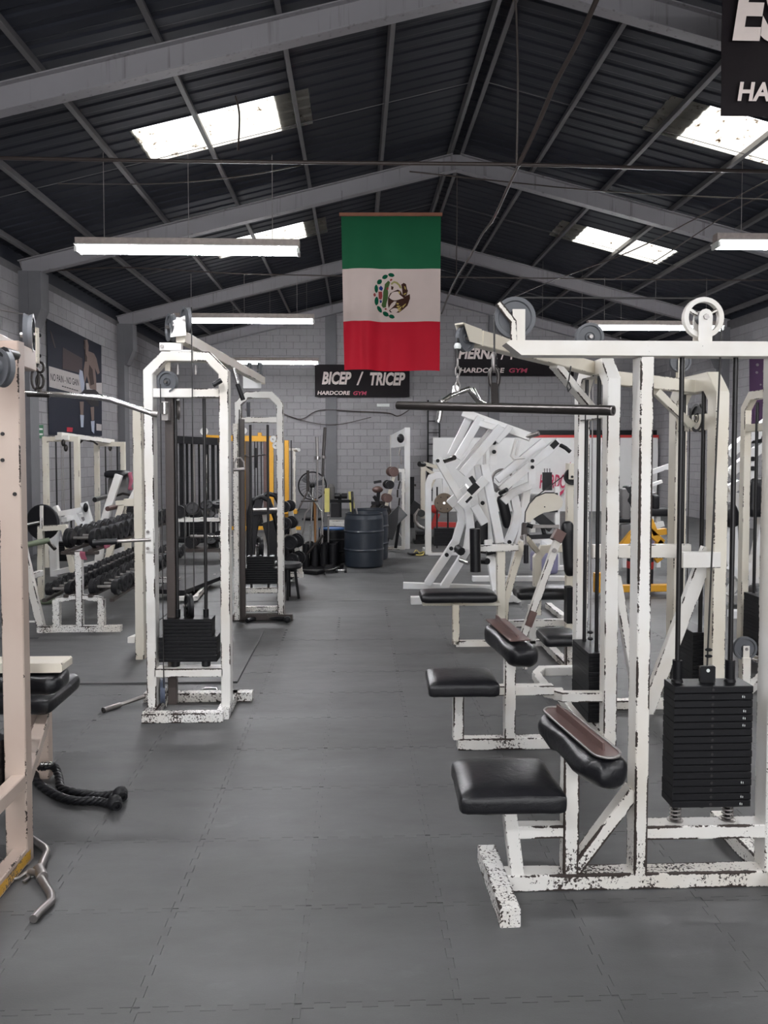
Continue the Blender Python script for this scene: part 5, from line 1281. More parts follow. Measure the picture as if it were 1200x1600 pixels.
stack(ym_, q(402, 800, YY).x, YY, .1, 9, .3, .2, .04)
bf = thing('leg_machine', 'black machine with big round tube frame behind the second left tower', 'gym machine', q(410, 880, 9.6))
YG = 9.6
TT(bf, [(388, 880, YG), (389, 800, YG), (395, 782, YG), (408, 776, YG), (420, 782, YG), (430, 810, YG), (437, 850, YG), (440, 895, YG)], .03, 'loop_frame', 'black_steel')
TT(bf, [(408, 778, YG + .4), (418, 771, YG + .4), (430, 774, YG + .4), (438, 790, YG + .4), (441, 850, YG + .4)], .03, 'loop_frame', 'black_steel')
T(bf, [(405, 780, YG), (396, 830, YG), (392, 866, YG)], .10, .05, 'back_pad', 'black_rubber'); T(bf, [(418, 815, YG - .1), (425, 840, YG - .1), (432, 875, YG - .1)], .14, .06, 'leg_pad', 'vinyl')
T(bf, [(412, 795, YG + .1), (424, 870, YG + .1)], .06, .05, 'white_link', 'white_paint'); T(bf, [(396, 800, YG), (432, 797, YG)], .10, .08, 'cross_pad', 'black_rubber', (0, 0, 1))
TT(bf, [(396, 797, YG - .25), (440, 796, YG - .25)], .022, 'handle_bar', 'dull_steel')
B().bar([g(380, 905, .04), g(445, 905, .04)], .08, .07).build('base_bar', 'black_steel', bf)

# ================================================================ bars, drums, fan and mirror at the back
bh = thing('barbell_holder', 'black box of short pipes holding upright bars left of the dark drum', 'rack', g(500, 892))
YB_ = 11.05
B().bar([g(474, 893, .03), g(495, 895, .03), g(535, 885, .03)], .04, .05).build('base_frame', 'black_steel', bh)
cells = []
for r_ in range(3):
    for k in range(4):
        x, y_ = q(478 + k * 14, 880, YB_).x + r_ * .02, YB_ + r_ * .16; cells.append((x, y_))
        B().lathe([(.045, 0), (.052, 0), (.052, .33), (.045, .33), (.045, .02)], (x, y_, .03), (0, 0, 1), 12).build('pipe_socket', 'black_steel', bh)
B().box((q(478, 880, YB_).x - .06, YB_ - .07, .0), (q(520, 880, YB_).x + .10, YB_ + .40, .03), .004).build('tray', 'black_steel', bh)
def bar_thing(label, segs, name='barbell', cat='barbell'):
    o = thing(name, label, cat, q(*segs[0][0][-1])); o.location.z = .1
    for pts, r_, nm, mt_ in segs: B().tube([q(*p) for p in pts], r_, 8).build(nm, mt_, o)
    return o
bar_thing('tallest dark barbell leaning upright in the pipe holder', [([(505, 745, 11.3), (503, 885, 11.2)], .014, 'shaft', 'dull_steel'), ([(508, 668, 11.4), (505, 715, 11.35)], .024, 'sleeve', 'dark_bar'), ([(506, 712, 11.35), (505, 716, 11.35)], .035, 'collar', 'dull_steel'), ([(505, 716, 11.35), (504, 745, 11.3)], .018, 'neck', 'dark_bar')])
bar_thing('steel barbell standing upright in the pipe holder, shorter of the two', [([(496, 717, 11.2), (495, 885, 11.2)], .014, 'shaft', 'dull_steel'), ([(495, 683, 11.2), (496, 714, 11.2)], .024, 'sleeve', 'dull_steel'), ([(496, 713, 11.2), (496, 718, 11.2)], .045, 'collar', 'chrome')])
bar_thing('zigzag curl bar standing at the left of the pipe holder', [([(486, 783, 11.1), (485, 793, 11.1), (477, 802, 11.1), (475, 815, 11.1), (474, 828, 11.1), (472, 838, 11.1), (475, 850, 11.1), (476, 885, 11.1)], .014, 'shaft', 'dull_steel')], 'curl_bar', 'bar')
bar_thing('brown wooden stick standing in the pipe holder', [([(492, 780, 11.35), (494, 885, 11.35)], .022, 'stick', 'wood_stick')], 'wooden_stick', 'stick')
bar_thing('triangle-topped steel bar standing in the pipe holder', [([(481, 735, 11.15), (481, 768, 11.15)], .022, 'sleeve', 'dark_bar'), ([(465, 798, 11.0), (481, 768, 11.15)], .014, 'leg', 'dark_bar'), ([(481, 768, 11.15), (503, 800, 11.1)], .014, 'leg', 'chrome'), ([(470, 783, 11.05), (497, 783, 11.1)], .010, 'tie', 'dark_bar'), ([(489, 762, 11.15), (483, 880, 11.15)], .014, 'stem', 'chrome')], 'row_bar', 'bar')
bar_thing('slanting dark tube leaning out of the pipe holder', [([(505, 836, 10.95), (480, 866, 10.95)], .018, 'tube', 'dark_bar')], 'bar_grip', 'bar')
bar_thing('chrome curl bar standing at the right of the pipe holder', [([(502, 800, 11.25), (504, 815, 11.25), (501, 830, 11.25), (503, 845, 11.25), (500, 855, 11.25), (501, 880, 11.25)], .015, 'shaft', 'chrome')], 'curl_bar', 'bar')
bar_thing('thin steel bar standing in front of the yellow pad', [([(513, 800, 11.3), (513, 880, 11.3)], .014, 'shaft', 'dull_steel'), ([(511, 806, 11.3), (515, 806, 11.3)], .022, 'collar', 'dull_steel')], 'straight_bar', 'bar')
def drum(label, c0, r, h, mat, lid=None):
    t = thing('drum', label, 'drum', c0)
    x, y_, _ = c0
    pr = [(.0001, .01), (r * .93, .01), (r * .97, .03), (r * .99, h * .33 - .02), (r * 1.02, h * .33), (r * .99, h * .33 + .02), (r * .99, h * .67 - .02), (r * 1.02, h * .67), (r * .99, h * .67 + .02), (r * .98, h * .9), (r * .93, h * .97)]
    B().lathe(pr, (x, y_, 0), (0, 0, 1), 36).build('body', mat, t)
    B().lathe([(r * .93, h * .97), (r * .95, h), (r * .88, h), (r * .86, h * .94), (r * .86, h * .5)], (x, y_, 0), (0, 0, 1), 36).build('rim', mat, t)
    if lid: B().lathe([(.0001, h * .98), (r * .9, h * .98), (r * .95, h), (r * .96, h * .96)], (x, y_, 0), (0, 0, 1), 30).build('lid', lid, t)
    return t
dc = g(569, 889); dc = V((dc.x, dc.y + .29, 0)); dr = (q(600, 850, dc.y).x - q(538, 850, dc.y).x) / 2
drum('dark blue plastic drum standing alone at the end of the aisle', dc, dr, .80, 'drum_plastic')
drum('second dark drum hidden behind the aisle drum', dc + V((.10, .75, 0)), dr, .80, 'drum_plastic')
dd = g(518, 885); drum('black drum with a blue lid left of the aisle drum', V((dd.x, dd.y + .45, 0)), .22, .54, 'black_steel', 'drum_blue')
o = thing('stick', 'black and steel bar poking out of the aisle drum', 'bar', q(560, 800, dc.y)); B().tube([q(553, 850, dc.y), q(550, 768, dc.y + .1)], .018, 8).build('shaft', 'black_rod', o); B().tube([q(566, 850, dc.y), q(553, 775, dc.y)], .014, 8).build('rod', 'dull_steel', o)
o = thing('dumbbell', 'small chrome dumbbell on the floor in front of the black pipe holder', 'dumbbell', g(533, 892))
B().tube([g(525, 891, .035), g(541, 891, .035)], .014, 8).build('handle', 'chrome', o)
for x in (526, 540): B().disc(g(x, 891, .035), (1, 0, 0), .038, .035, 14).build('weight_head', 'black_rubber', o)
o = thing('barbell_rest', 'low dark metal stand on the floor beside the pipe holder', 'stand', g(515, 896)); B().tube([g(507, 897, .0), g(507, 892, .10), g(520, 890, .10), g(530, 886, .14)], .014, 6).build('rail', 'black_rod', o); B().box(g(508, 896) + V((0, 0, 0)), g(520, 893) + V((0, .03, .10)), .004).build('plate', 'black_steel', o)
fn = thing('standing_fan', 'round black pedestal fan near the back wall', 'fan', q(488, 800, 19.0))
fc = q(488, 759, 19.0); fr = 21.5 / 1180 * 19
B().tube([fc + V((fr * math.cos(a_), 0, fr * math.sin(a_))) for a_ in [k * math.pi / 18 for k in range(36)]], .018, 6, True).build('cage_ring', 'black_steel', fn)
for k in range(22):
    a_ = k * math.pi / 11; B().tube([fc + V((.06 * math.cos(a_), -.10, .06 * math.sin(a_))), fc + V((fr * .7 * math.cos(a_ + .1), -.09, fr * .7 * math.sin(a_ + .1))), fc + V((fr * math.cos(a_ + .15), 0, fr * math.sin(a_ + .15)))], .004, 4).build('cage_wire', 'black_rod', fn)
for k in range(3):
    a_ = k * 2.094 + .4; e = V((math.cos(a_), 0, math.sin(a_))); n_ = V((-math.sin(a_), 0, math.cos(a_)))
    B().prism([fc + e * .05 - n_ * .03, fc + e * fr * .85 - n_ * .10 + V((0, .03, 0)), fc + e * fr * .9 + n_ * .05, fc + e * .05 + n_ * .04], (0, 1, 0), .006).build('blade', 'grey_pulley', fn)
B().lathe([(.0001, -.12), (.06, -.10), (.07, 0), (.07, .18), (.0001, .2)], fc, (0, 1, 0), 14).build('motor', 'black_steel', fn)
B().tube([fc + V((0, .1, 0)), (fc.x, 19.1, 0)], .025, 8).build('pole', 'black_steel', fn); B().lathe([(.0001, 0), (.28, 0), (.26, .05), (.0001, .07)], (fc.x, 19.1, 0), (0, 0, 1), 20).build('base', 'black_steel', fn)

mr = thing('mirror_partition', 'white-framed mirror partition standing right of the aisle drum', 'mirror', (.95, 13.3, 0))
xmr = q(636, 760, 13.25).x; zm = q(636, 668, 13.25).z
B().box((xmr - .045, 13.22, 0), (xmr + .05, 13.32, zm), .006).build('end_post', 'white_clean', mr)
B().box((xmr - .03, 13.3, zm - .32), (xmr + .03, 19.0, zm), .004).build('top_board', 'white_clean', mr)
B().box((xmr - .03, 13.32, 0.05), (xmr + .03, 19.0, zm - .32), .002).build('backing', 'white_paint', mr)
B().box((xmr - .036, 13.34, 0.10), (xmr - .031, 18.95, zm - .33), .0).build('mirror_pane', 'mirror_glass', mr)
B().box((xmr - .045, 18.95, 0), (xmr + .045, 19.05, zm), .004).build('end_post', 'white_paint', mr)
ws = thing('attachment_rack', 'white rack of hanging cable attachments in front of the mirror', 'rack', g(625, 860))
YV = 12.95
T(ws, [(606, 856, YV), (630, 856, YV), (630, 735, YV), (618, 735, YV)], .06, .06, 'frame', 'white_paint'); T(ws, [(617, 738, YV), (598, 812, YV)], .06, .05, 'slant_rail', 'cream_paint')
d7 = dumbbell(L=.24, rh=.085, nth=.06, mat='brown_plate', group='dumbbells on the attachment rack'); d8 = dumbbell(L=.24, rh=.075, nth=.06, group='dumbbells on the attachment rack')
for k, (px, py, pr_, s_) in enumerate(((613, 737, d7, 1.0), (607, 757, d8, 1.0), (604, 778, d7, .9), (601, 796, d8, .95))):
    place(pr_, q(px, py, YV - .12), (0, 0, math.pi / 2 + .2), ('topmost reddish-brown', 'second, black', 'third, reddish-brown', 'lowest, black')[k] + ' dumbbell end-on on the rack before the mirror', k < 2, s_)
hgs = thing('cable_attachments', 'cluster of dark handles hung on the mirror rack', 'handles', q(627, 720, YV))
B().ball(q(626, 685, 13.1), .08, 7, (.8, .6, 1)).build('ball_grip', 'black_rubber', hgs)
for k in range(9):
    x, y_ = 624 + random.uniform(-3, 3), 700 + k * 13; B().tube([q(x, y_, YV - .04), q(x + random.uniform(-4, 3), y_ + 12, YV - .04)], .016, 6).build('handle', 'dull_steel' if k < 3 else 'dark_bar', hgs)
ib = thing('incline_bench', 'black incline bench leaning behind the aisle drum', 'bench', g(612, 856))
B().bar([q(604, 840, 12.5), q(612, 815, 12.6), q(629, 798, 12.7)], .22, .06, (0, 1, 0)).build('back_pad', 'vinyl', ib); B().bar([q(604, 852, 12.5), q(610, 815, 12.6)], .05, .05, (0, 1, 0)).build('leg', 'black_steel', ib); B().bar([q(626, 800, 12.7), q(618, 856, 12.8)], .05, .05, (0, 1, 0)).build('leg', 'black_steel', ib)
# yellow-sided bench and black pads by the back wall
yb_ = thing('padded_machine', 'machine with yellow pads and black rollers near the back wall', 'gym machine', q(530, 810, 17))
YZ = 17
for (x0, x1, y0, y1) in ((508, 514, 763, 800), (547, 555, 768, 800)):
    B().bar([q((x0 + x1) / 2, y1, YZ), q((x0 + x1) / 2 - (3 if x0 > 540 else 0), y0, YZ)], .11, .08, (0, 1, 0)).build('yellow_pad', 'yellow_pad', yb_)
B().lathe([(.0001, 0), (.09, 0), (.09, .35), (.05, .42), (.0001, .42)], q(517, 785, YZ + .2), (0, 0, 1), 14).build('roller_post', 'grey_pad', yb_)
for (x0, x1) in ((522, 529), (533, 543)): B().lathe([(.0001, 0), (.065, .01), (.065, .14), (.0001, .15)], q(x0, 775, YZ - .1), (1, 0, 0), 12).build('roller', 'black_rubber', yb_)
T(yb_, [(531, 772, YZ), (531, 808, YZ)], .08, .06, 'post', 'black_steel'); T(yb_, [(516, 783, YZ), (552, 783, YZ)], .08, .07, 'cross_bar', 'black_steel', (0, 0, 1)); T(yb_, [(512, 820, YZ - .2), (545, 820, YZ - .2)], .3, .2, 'base', 'white_worn', (0, 0, 1))
T(yb_, [(524, 786, YZ), (524, 808, YZ)], .2, .12, 'seat_block', 'black_rubber')
eb = thing('exercise_bike', 'dark exercise bike with maroon details behind the drum', 'bike', q(598, 800, 15))
T(eb, [(589, 800, 15), (592, 762, 15)], .07, .07, 'column', 'black_steel'); T(eb, [(584, 754, 15), (596, 752, 15)], .06, .05, 'console', 'black_rubber', (0, 0, 1)); B().ball(q(590, 765, 15), .10, 8, (1.1, .6, .7)).build('hood', 'brown_plate', eb); T(eb, [(584, 775, 15), (600, 800, 15)], .07, .06, 'frame', 'black_steel')
B().lathe([(.05, -.03), (.2, -.03), (.22, 0), (.2, .03), (.05, .03)], q(594, 800, 15), (0, 1, 0), 20).build('flywheel', 'dark_bar', eb); T(eb, [(580, 786, 15), (592, 786, 15)], .12, .06, 'saddle', 'black_rubber', (0, 0, 1)); T(eb, [(586, 786, 15), (588, 812, 15)], .05, .05, 'seat_post', 'dull_steel'); T(eb, [(580, 838, 15), (606, 838, 15)], .4, .06, 'base', 'black_steel', (0, 0, 1)); T(eb, [(590, 800, 15), (592, 838, 15)], .08, .06, 'lower_frame', 'black_steel')
o = thing('resistance_rope', 'yellow and black rope lying on the floor by the mirror post', 'rope', g(652, 864))
B().tube(smooth_path([g(646, 866, .02), g(650, 860, .03), g(656, 864, .02), g(662, 862, .02), g(660, 867, .02), g(650, 867, .02)], 5), .012, 6).build('loop', 'rope_yellow', o); B().tube(smooth_path([g(638, 864, .02), g(645, 866, .03), g(652, 863, .02)], 5), .02, 6).build('strap', 'black_rubber', o)

# ================================================================ white machines right of the aisle
kc = thing('smith_frame', 'white rounded weight-stack frame with a brown disc right of the mirror', 'gym machine', g(690, 868))
YC = 12.45
T(kc, [(669, 866, YC), (669, 756, YC), (673, 746, YC), (682, 743, YC), (696, 743, YC), (696, 772, YC)], .10, .08, 'frame', 'white_clean')
T(kc, [(664, 858, YC + .6), (673, 867, YC), (716, 867, YC)], .09, .07, 'base_bar', 'white_clean', (0, 0, 1)); T(kc, [(665, 786, YC), (684, 786, YC)], .07, .06, 'cross_bar', 'white_clean', (0, 0, 1))
B().box(q(690, 768, YC), q(702, 758, YC) + V((0, .06, 0)), .004).build('clamp_block', 'white_clean', kc)
B().lathe([(.02, -.02), (.15, -.02), (.165, -.01), (.165, .01), (.15, .02), (.02, .02)], q(694, 786, YC - .1), (0, 1, 0), 28).build('weight_disc', 'plate_brown', kc)
B().tube([q(694, 786, YC - .16), q(694, 786, YC + .1)], .022, 10).build('disc_sleeve', 'chrome', kc)
for k in range(6): a_ = k * math.pi / 3; B().disc(q(694, 786, YC - .122) + V((.11 * math.cos(a_), 0, .11 * math.sin(a_))), (0, 1, 0), .011, .006, 8).build('disc_hole', 'cable_black', kc)
stack(kc, q(694, 840, YC).x, YC + .1, q(694, 853, YC).z, 9, .33, .16, .031)
for px in (684, 701): e = q(px, 780, YC); B().tube([(e.x, YC + .1, .1), (e.x, YC + .1, e.z + .2)], .014, 6).build('guide_rod', 'black_rod', kc)
rd = thing('red_machine', 'red-framed machine glimpsed behind the brown weight disc', 'gym machine', q(690, 830, 14))
T(rd, [(674, 826, 14), (680, 812, 14), (684, 802, 14)], .09, .07, 'lever', 'red_paint'); T(rd, [(678, 819, 14), (712, 820, 14)], .10, .09, 'beam', 'red_paint', (0, 0, 1)); B().ball(q(680, 795, 14), .09, 7).build('knob', 'red_paint', rd); T(rd, [(676, 850, 14), (712, 850, 14)], .3, .25, 'base', 'black_steel', (0, 0, 1))
cl_ = thing('leg_lever_machine', 'cream leg lever machine standing behind the white stack frame', 'gym machine', q(665, 850, 14.5))
YL = 14.2
T(cl_, [(661, 810, YL), (661, 726, YL)], .09, .08, 'post', 'cream_paint'); T(cl_, [(661, 724, YL), (684, 730, YL)], .07, .07, 'arm', 'cream_paint'); T(cl_, [(663, 731, YL), (684, 745, YL)], .06, .06, 'arm', 'cream_paint'); T(cl_, [(664, 780, YL), (680, 745, YL)], .06, .06, 'link', 'cream_paint')
TT(cl_, [(656, 796, YL - .2), (649, 805, YL - .2), (649, 814, YL - .2), (654, 822, YL - .2), (663, 826, YL - .2)], .035, 'curved_lever', 'dull_steel'); TT(cl_, [(658, 802, YL - .4), (659, 802, YL)], .07, 'roller', 'black_rubber'); T(cl_, [(650, 832, YL), (664, 832, YL)], .3, .06, 'seat', 'black_rubber', (0, 0, 1)); T(cl_, [(656, 834, YL), (656, 850, YL)], .16, .12, 'seat_post', 'black_steel')
B().bar([(q(646, 850, YL).x, YL, .03), (q(672, 850, YL).x, YL, .03)], .4, .06).build('base_bar', 'black_steel', cl_); TT(cl_, [(655, 725, YL - .1), (663, 726, YL)], .05, 'pivot', 'black_rubber')
wm = thing('wall_rack', 'black wall rack with hooks behind the mirror partition', 'rack', q(648, 800, 17)); T(wm, [(643, 745, 17), (643, 830, 17)], .12, .08, 'post', 'black_steel'); T(wm, [(640, 758, 17), (650, 758, 17)], .06, .05, 'hook_arm', 'dark_bar', (0, 0, 1)); T(wm, [(641, 748, 17), (648, 754, 17)], .05, .05, 'hook', 'dull_steel'); T(wm, [(641, 790, 17), (655, 800, 17)], .3, .2, 'pad', 'black_rubber')
ldr = thing('ladder', 'dark narrow ladder fixed upright on the back wall', 'ladder', q(677, 760, 22.6))
for px in (669, 687): a = q(px, 625, 22.55); B().bar([(a.x, 22.6, 0), (a.x, 22.6, a.z)], .05, .04, (0, 1, 0)).build('stile', 'black_steel', ldr)
for k in range(8): a = q(669, 640 + k * 18, 22.6); b_ = q(687, 640 + k * 18, 22.6); B().bar([a, b_], .03, .03).build('rung', 'black_steel', ldr)

# plate-loaded pulldown (clean white tube)
WC = 'white_clean'
pd1 = thing('plate_loaded_pulldown', 'clean white plate-loaded pulldown with long raised twin arms', 'gym machine', g(740, 930))
T(pd1, [(630, 915, 9.4), (775, 920, 9.3)], .09, .085, 'base_beam', WC, (0, 0, 1)); T(pd1, [(642, 938, 8.42), (800, 934, 8.42)], .09, .085, 'base_beam', WC, (0, 0, 1))
T(pd1, [(668, 912, 9.3), (694, 873, 9.25), (712, 845, 9.2), (721, 815, 9.2), (720, 798, 9.2), (711, 786, 9.2)], .09, .10, 'curved_leg', WC); T(pd1, [(693, 917, 9.0), (717, 880, 8.95), (730, 857, 8.9), (735, 825, 8.9), (732, 800, 8.9), (727, 786, 8.9)], .09, .10, 'curved_leg', WC)
T(pd1, [(703, 787, 9.1), (732, 762, 9.0)], .11, .09, 'seat_bracket', WC); T(pd1, [(719, 790, 8.7), (758, 748, 8.7)], .10, .09, 'lower_arm', WC); T(pd1, [(733, 770, 8.66), (746, 757, 8.66)], .085, .02, 'label_plate', 'black_steel'); T(pd1, [(728, 785, 8.66), (737, 776, 8.66)], .03, .02, 'label_plate', 'black_steel')
T(pd1, [(704, 712, 9.1), (735, 648, 9.1)], .085, .08, 'raised_arm', WC); T(pd1, [(714, 716, 8.8), (751, 652, 8.8)], .085, .08, 'raised_arm', WC); T(pd1, [(722, 740, 8.6), (783, 667, 8.6)], .095, .08, 'raised_arm', WC); T(pd1, [(716, 735, 9.0), (768, 672, 9.0)], .07, .06, 'raised_arm', WC)
T(pd1, [(724, 645, 9.0), (829, 683, 8.7)], .095, .09, 'arm_head', WC); T(pd1, [(745, 660, 8.8), (785, 672, 8.7)], .07, .06, 'arm_tie', WC); TT(pd1, [(822, 683, 8.7), (842, 677, 8.6)], .028, 'plate_peg', 'dull_steel'); T(pd1, [(775, 690, 8.6), (793, 672, 8.6), (797, 666, 8.6)], .07, .05, 'hook_plate', WC)
T(pd1, [(683, 716, 8.9), (719, 778, 8.9)], .085, .08, 'counter_arm', WC); TT(pd1, [(695, 720, 8.9), (710, 715, 8.7)], .03, 'plate_peg', 'dark_bar'); B().disc(q(684, 720, 8.83), (0, 1, 0), .022, .02, 12).build('pivot_bolt', 'black_steel', pd1)
T(pd1, [(757, 726, 8.8), (769, 790, 8.75), (781, 848, 8.7)], .10, .08, 'upright', WC); T(pd1, [(747, 726, 9.1), (757, 800, 9.1), (764, 848, 9.1)], .10, .08, 'upright', WC); T(pd1, [(741, 790, 8.8), (757, 818, 8.8)], .10, .08, 'lower_arm', WC)
for (x_, y0, y1, Y_) in ((771, 690, 726, 8.7), (748, 693, 712, 9.1)): B().box(q(x_ - 5.5, y1, Y_), q(x_ + 5.5, y0, Y_) + V((0, .03, 0)), .004).build('bearing_plate', WC, pd1)
for (x_, y_) in ((772, 692, ), (772, 706), (754, 786), (705, 857), (698, 867), (796, 847)): B().disc(q(x_, y_, 8.66), (0, 1, 0), .024, .025, 12).build('pivot_bolt', 'black_steel', pd1)
T(pd1, [(757, 726, 8.9), (757, 694, 8.9), (767, 690, 8.9)], .035, .035, 'stop_rod', WC); T(pd1, [(762, 845, 8.9), (775, 925, 8.6)], .09, .08, 'rear_leg', WC); T(pd1, [(781, 845, 8.8), (772, 915, 8.9)], .07, .07, 'rear_leg', WC); T(pd1, [(775, 926, 8.6), (812, 935, 8.4)], .09, .09, 'foot_plate', WC, (0, 0, 1))
mb = B(); mb.cushion(q(752, 836, 9.0), (.16, .07, .34), r=.03, n=6); mb.build('chest_pad', 'vinyl', pd1); T(pd1, [(745, 760, 8.8), (735, 745, 8.8)], .05, .05, 'grip', 'black_rubber'); TT(pd1, [(715, 857, 8.8), (721, 862, 8.7)], .05, 'foot_roller', 'black_rubber'); TT(pd1, [(719, 875, 8.5), (732, 880, 8.4)], .026, 'foot_peg', 'chrome')
T(pd1, [(760, 860, 8.9), (776, 862, 8.7)], .22, .05, 'seat', 'black_rubber', (0, 0, 1))
pd2 = thing('plate_loaded_row', 'clean white plate-loaded row machine behind the raised-arm pulldown', 'gym machine', g(830, 900))
T(pd2, [(738, 906, 9.9), (885, 906, 9.9)], .10, .10, 'base_beam', WC, (0, 0, 1)); T(pd2, [(714, 893, 11.2), (890, 888, 11.2)], .10, .09, 'base_beam', WC, (0, 0, 1))
T(pd2, [(786, 784, 9.9), (800, 770, 9.9), (828, 758, 9.9)], .10, .10, 'curved_arm', WC); T(pd2, [(803, 775, 9.9), (808, 800, 9.9), (804, 822, 9.9), (793, 850, 9.9)], .11, .09, 'curved_leg', WC); T(pd2, [(824, 758, 9.95), (814, 830, 9.95), (800, 900, 9.95)], .10, .08, 'upright', WC)
T(pd2, [(776, 750, 10.2), (849, 690, 10.2)], .10, .09, 'raised_arm', WC); T(pd2, [(782, 766, 9.8), (873, 689, 9.8)], .10, .09, 'raised_arm', WC); T(pd2, [(862, 699, 9.75), (871, 690, 9.75)], .075, .02, 'label_plate', 'black_steel'); TT(pd2, [(873, 694, 9.8), (884, 700, 9.7), (891, 706, 9.7)], .028, 'plate_peg', 'black_rubber')
B().box(q(826, 756, 9.75), q(837, 716, 9.75) + V((0, .04, 0)), .004).build('bearing_plate', WC, pd2); B().box(q(808, 750, 10.3), q(818, 724, 10.3) + V((0, .04, 0)), .004).build('bearing_plate', WC, pd2)
for (x_, y_) in ((832, 720), (832, 730)): B().disc(q(x_, y_, 9.7), (0, 1, 0), .024, .025, 12).build('pivot_bolt', 'black_steel', pd2)
TT(pd2, [(806, 686, 9.8), (799, 712, 9.8), (803, 717, 9.8), (820, 715, 9.8)], .018, 'handle_loop', WC); TT(pd2, [(811, 688, 10), (806, 712, 10)], .018, 'handle_loop', WC); TT(pd2, [(781, 771, 9.7), (792, 765, 9.6)], .03, 'plate_peg', 'black_rubber'); T(pd2, [(770, 765, 9.9), (776, 758, 9.9)], .12, .1, 'grip_pad', 'grey_pad')
mb = B(); mb.cushion(q(789, 800, 10.2), (.14, .12, .45), (1, 0, .25), (0, 1, 0), r=.05, n=6); mb.build('chest_pad', 'vinyl', pd2)
B().tube([q(785 + 16 * math.cos(a_), 750 + 16 * math.sin(a_), 10.6) for a_ in [k * math.pi / 10 for k in range(20)]], .02, 6, True).build('plate_guard', 'dull_steel', pd2); T(pd2, [(850, 905, 9.9), (850, 850, 9.9), (885, 845, 10.2)], .09, .08, 'seat_frame', WC)

# cam-lever curl machine, third in the row
M3y = 6.55
m3 = thing('cam_curl_machine', 'cream curl machine with crescent cam plate and two slanted levers', 'gym machine', g(800, 1000))
CP = 'cream_paint'
T(m3, [(712, 1006, M3y), (895, 1004, M3y)], .06, .06, 'base_bar', 'white_paint', (0, 0, 1)); T(m3, [(712, 1006, M3y), (712, 944, M3y)], .06, .06, 'bench_post', CP); T(m3, [(765, 975, 7.1), (895, 972, 7.1)], .07, .065, 'base_bar', 'white_paint', (0, 0, 1)); T(m3, [(831, 1006, M3y), (831, 945, M3y)], .06, .06, 'bench_post', 'white_paint')
mb = B(); mb.cushion(q(715, 931, 6.7), (.68, .30, .085), r=.038, bulge=.012, n=10); mb.build('bench_pad', 'vinyl', m3); T(m3, [(660, 942, 6.7), (780, 942, 6.7)], .12, .03, 'bench_rail', CP, (0, 0, 1))
mb = B(); mb.cushion(q(852, 926, 7.2), (.60, .30, .10), r=.045, bulge=.015, n=10, wr=.008); mb.build('bench_pad', 'vinyl', m3)
T(m3, [(783, 985, 6.75), (782, 860, 6.75)], .075, .07, 'upright', CP); T(m3, [(748, 857, 6.72), (809, 855, 6.72)], .06, .06, 'cross_bar', 'white_worn', (0, 0, 1))
B().tube([q(742, 826, 6.6), q(743, 893, 6.6)], .048, 14).build('roller_pad', 'vinyl', m3); TT(m3, [(750, 876, 6.8), (762, 877, 6.7)], .03, 'roller_end', 'black_rubber'); TT(m3, [(760, 864, 6.8), (770, 862, 6.8)], .024, 'roller_end', 'black_rubber')
T(m3, [(816, 846, 6.8), (803, 890, 6.8), (789, 940, 6.8), (788, 985, 6.8)], .06, .06, 'slant_lever', CP); T(m3, [(873, 838, 6.45), (846, 915, 6.4), (818, 992, 6.35)], .06, .06, 'slant_lever', 'white_worn'); T(m3, [(833, 955, 6.37), (824, 978, 6.355)], .064, .064, 'lever_rust', 'brown_plate')
T(m3, [(868, 845, 6.43), (876, 830, 6.45)], .09, .08, 'lever_clamp', 'brown_plate'); B().disc(q(866, 860, 6.40), (0, 1, 0), .02, .03, 10).build('pivot_bolt', 'dull_steel', m3); B().disc(q(817, 840, 6.75), (0, 1, 0), .024, .04, 12).build('pivot_bolt', 'dull_steel', m3)
T(m3, [(839, 960, 7.2), (839, 872, 7.2), (848, 858, 7.2), (895, 855, 7.2)], .075, .07, 'chamfer_frame', CP); T(m3, [(824, 842, 6.9), (838, 860, 7.1)], .05, .05, 'link', CP)
cam_pts = [(821, 816), (822, 800), (828, 788), (838, 777), (852, 771), (866, 771), (876, 776), (880, 784), (878, 792), (872, 797), (862, 799), (850, 801), (842, 805), (834, 810), (828, 816)]
mb = B(); mb.prism([q(*p, 6.85) for p in cam_pts], (0, 1, 0), .025); mb.build('cam_plate', CP, m3)
B().tube([q(*p, 6.86) for p in [(820, 816), (821, 800), (827, 787), (837, 776), (852, 770), (866, 770)]], .006, 6).build('cam_cable', 'cable_black', m3); B().tube([q(837, 776, 6.86), q(884, 741, 7.0)], .005, 5).build('cam_cable', 'cable_black', m3)
B().disc(q(851, 792, 6.84), (0, 1, 0), .006, .01, 8).build('cam_bolt', 'black_steel', m3)
T(m3, [(820, 818, 6.85), (819, 838, 6.8)], .05, .05, 'cam_arm', 'brown_steel'); TT(m3, [(823, 820, 6.7), (832, 823, 6.7)], .02, 'lock_pin', 'black_steel'); TT(m3, [(822, 852, 6.6), (822, 880, 6.6)], .022, 'hand_grip', 'black_rubber'); TT(m3, [(820, 836, 6.7), (821, 852, 6.62)], .014, 'hand_stem', 'dull_steel')
m6 = thing('pulley_post_machine', 'cream post with dark pulley and tall black back pad left of the second pulldown columns', 'gym machine', g(890, 1000))
e = q(892, 900, 6.9); B().bar([(e.x, 6.95, 0), (e.x, 6.95, q(892, 724, 6.9).z)], .07, .07, (0, 1, 0)).build('post', CP, m6)
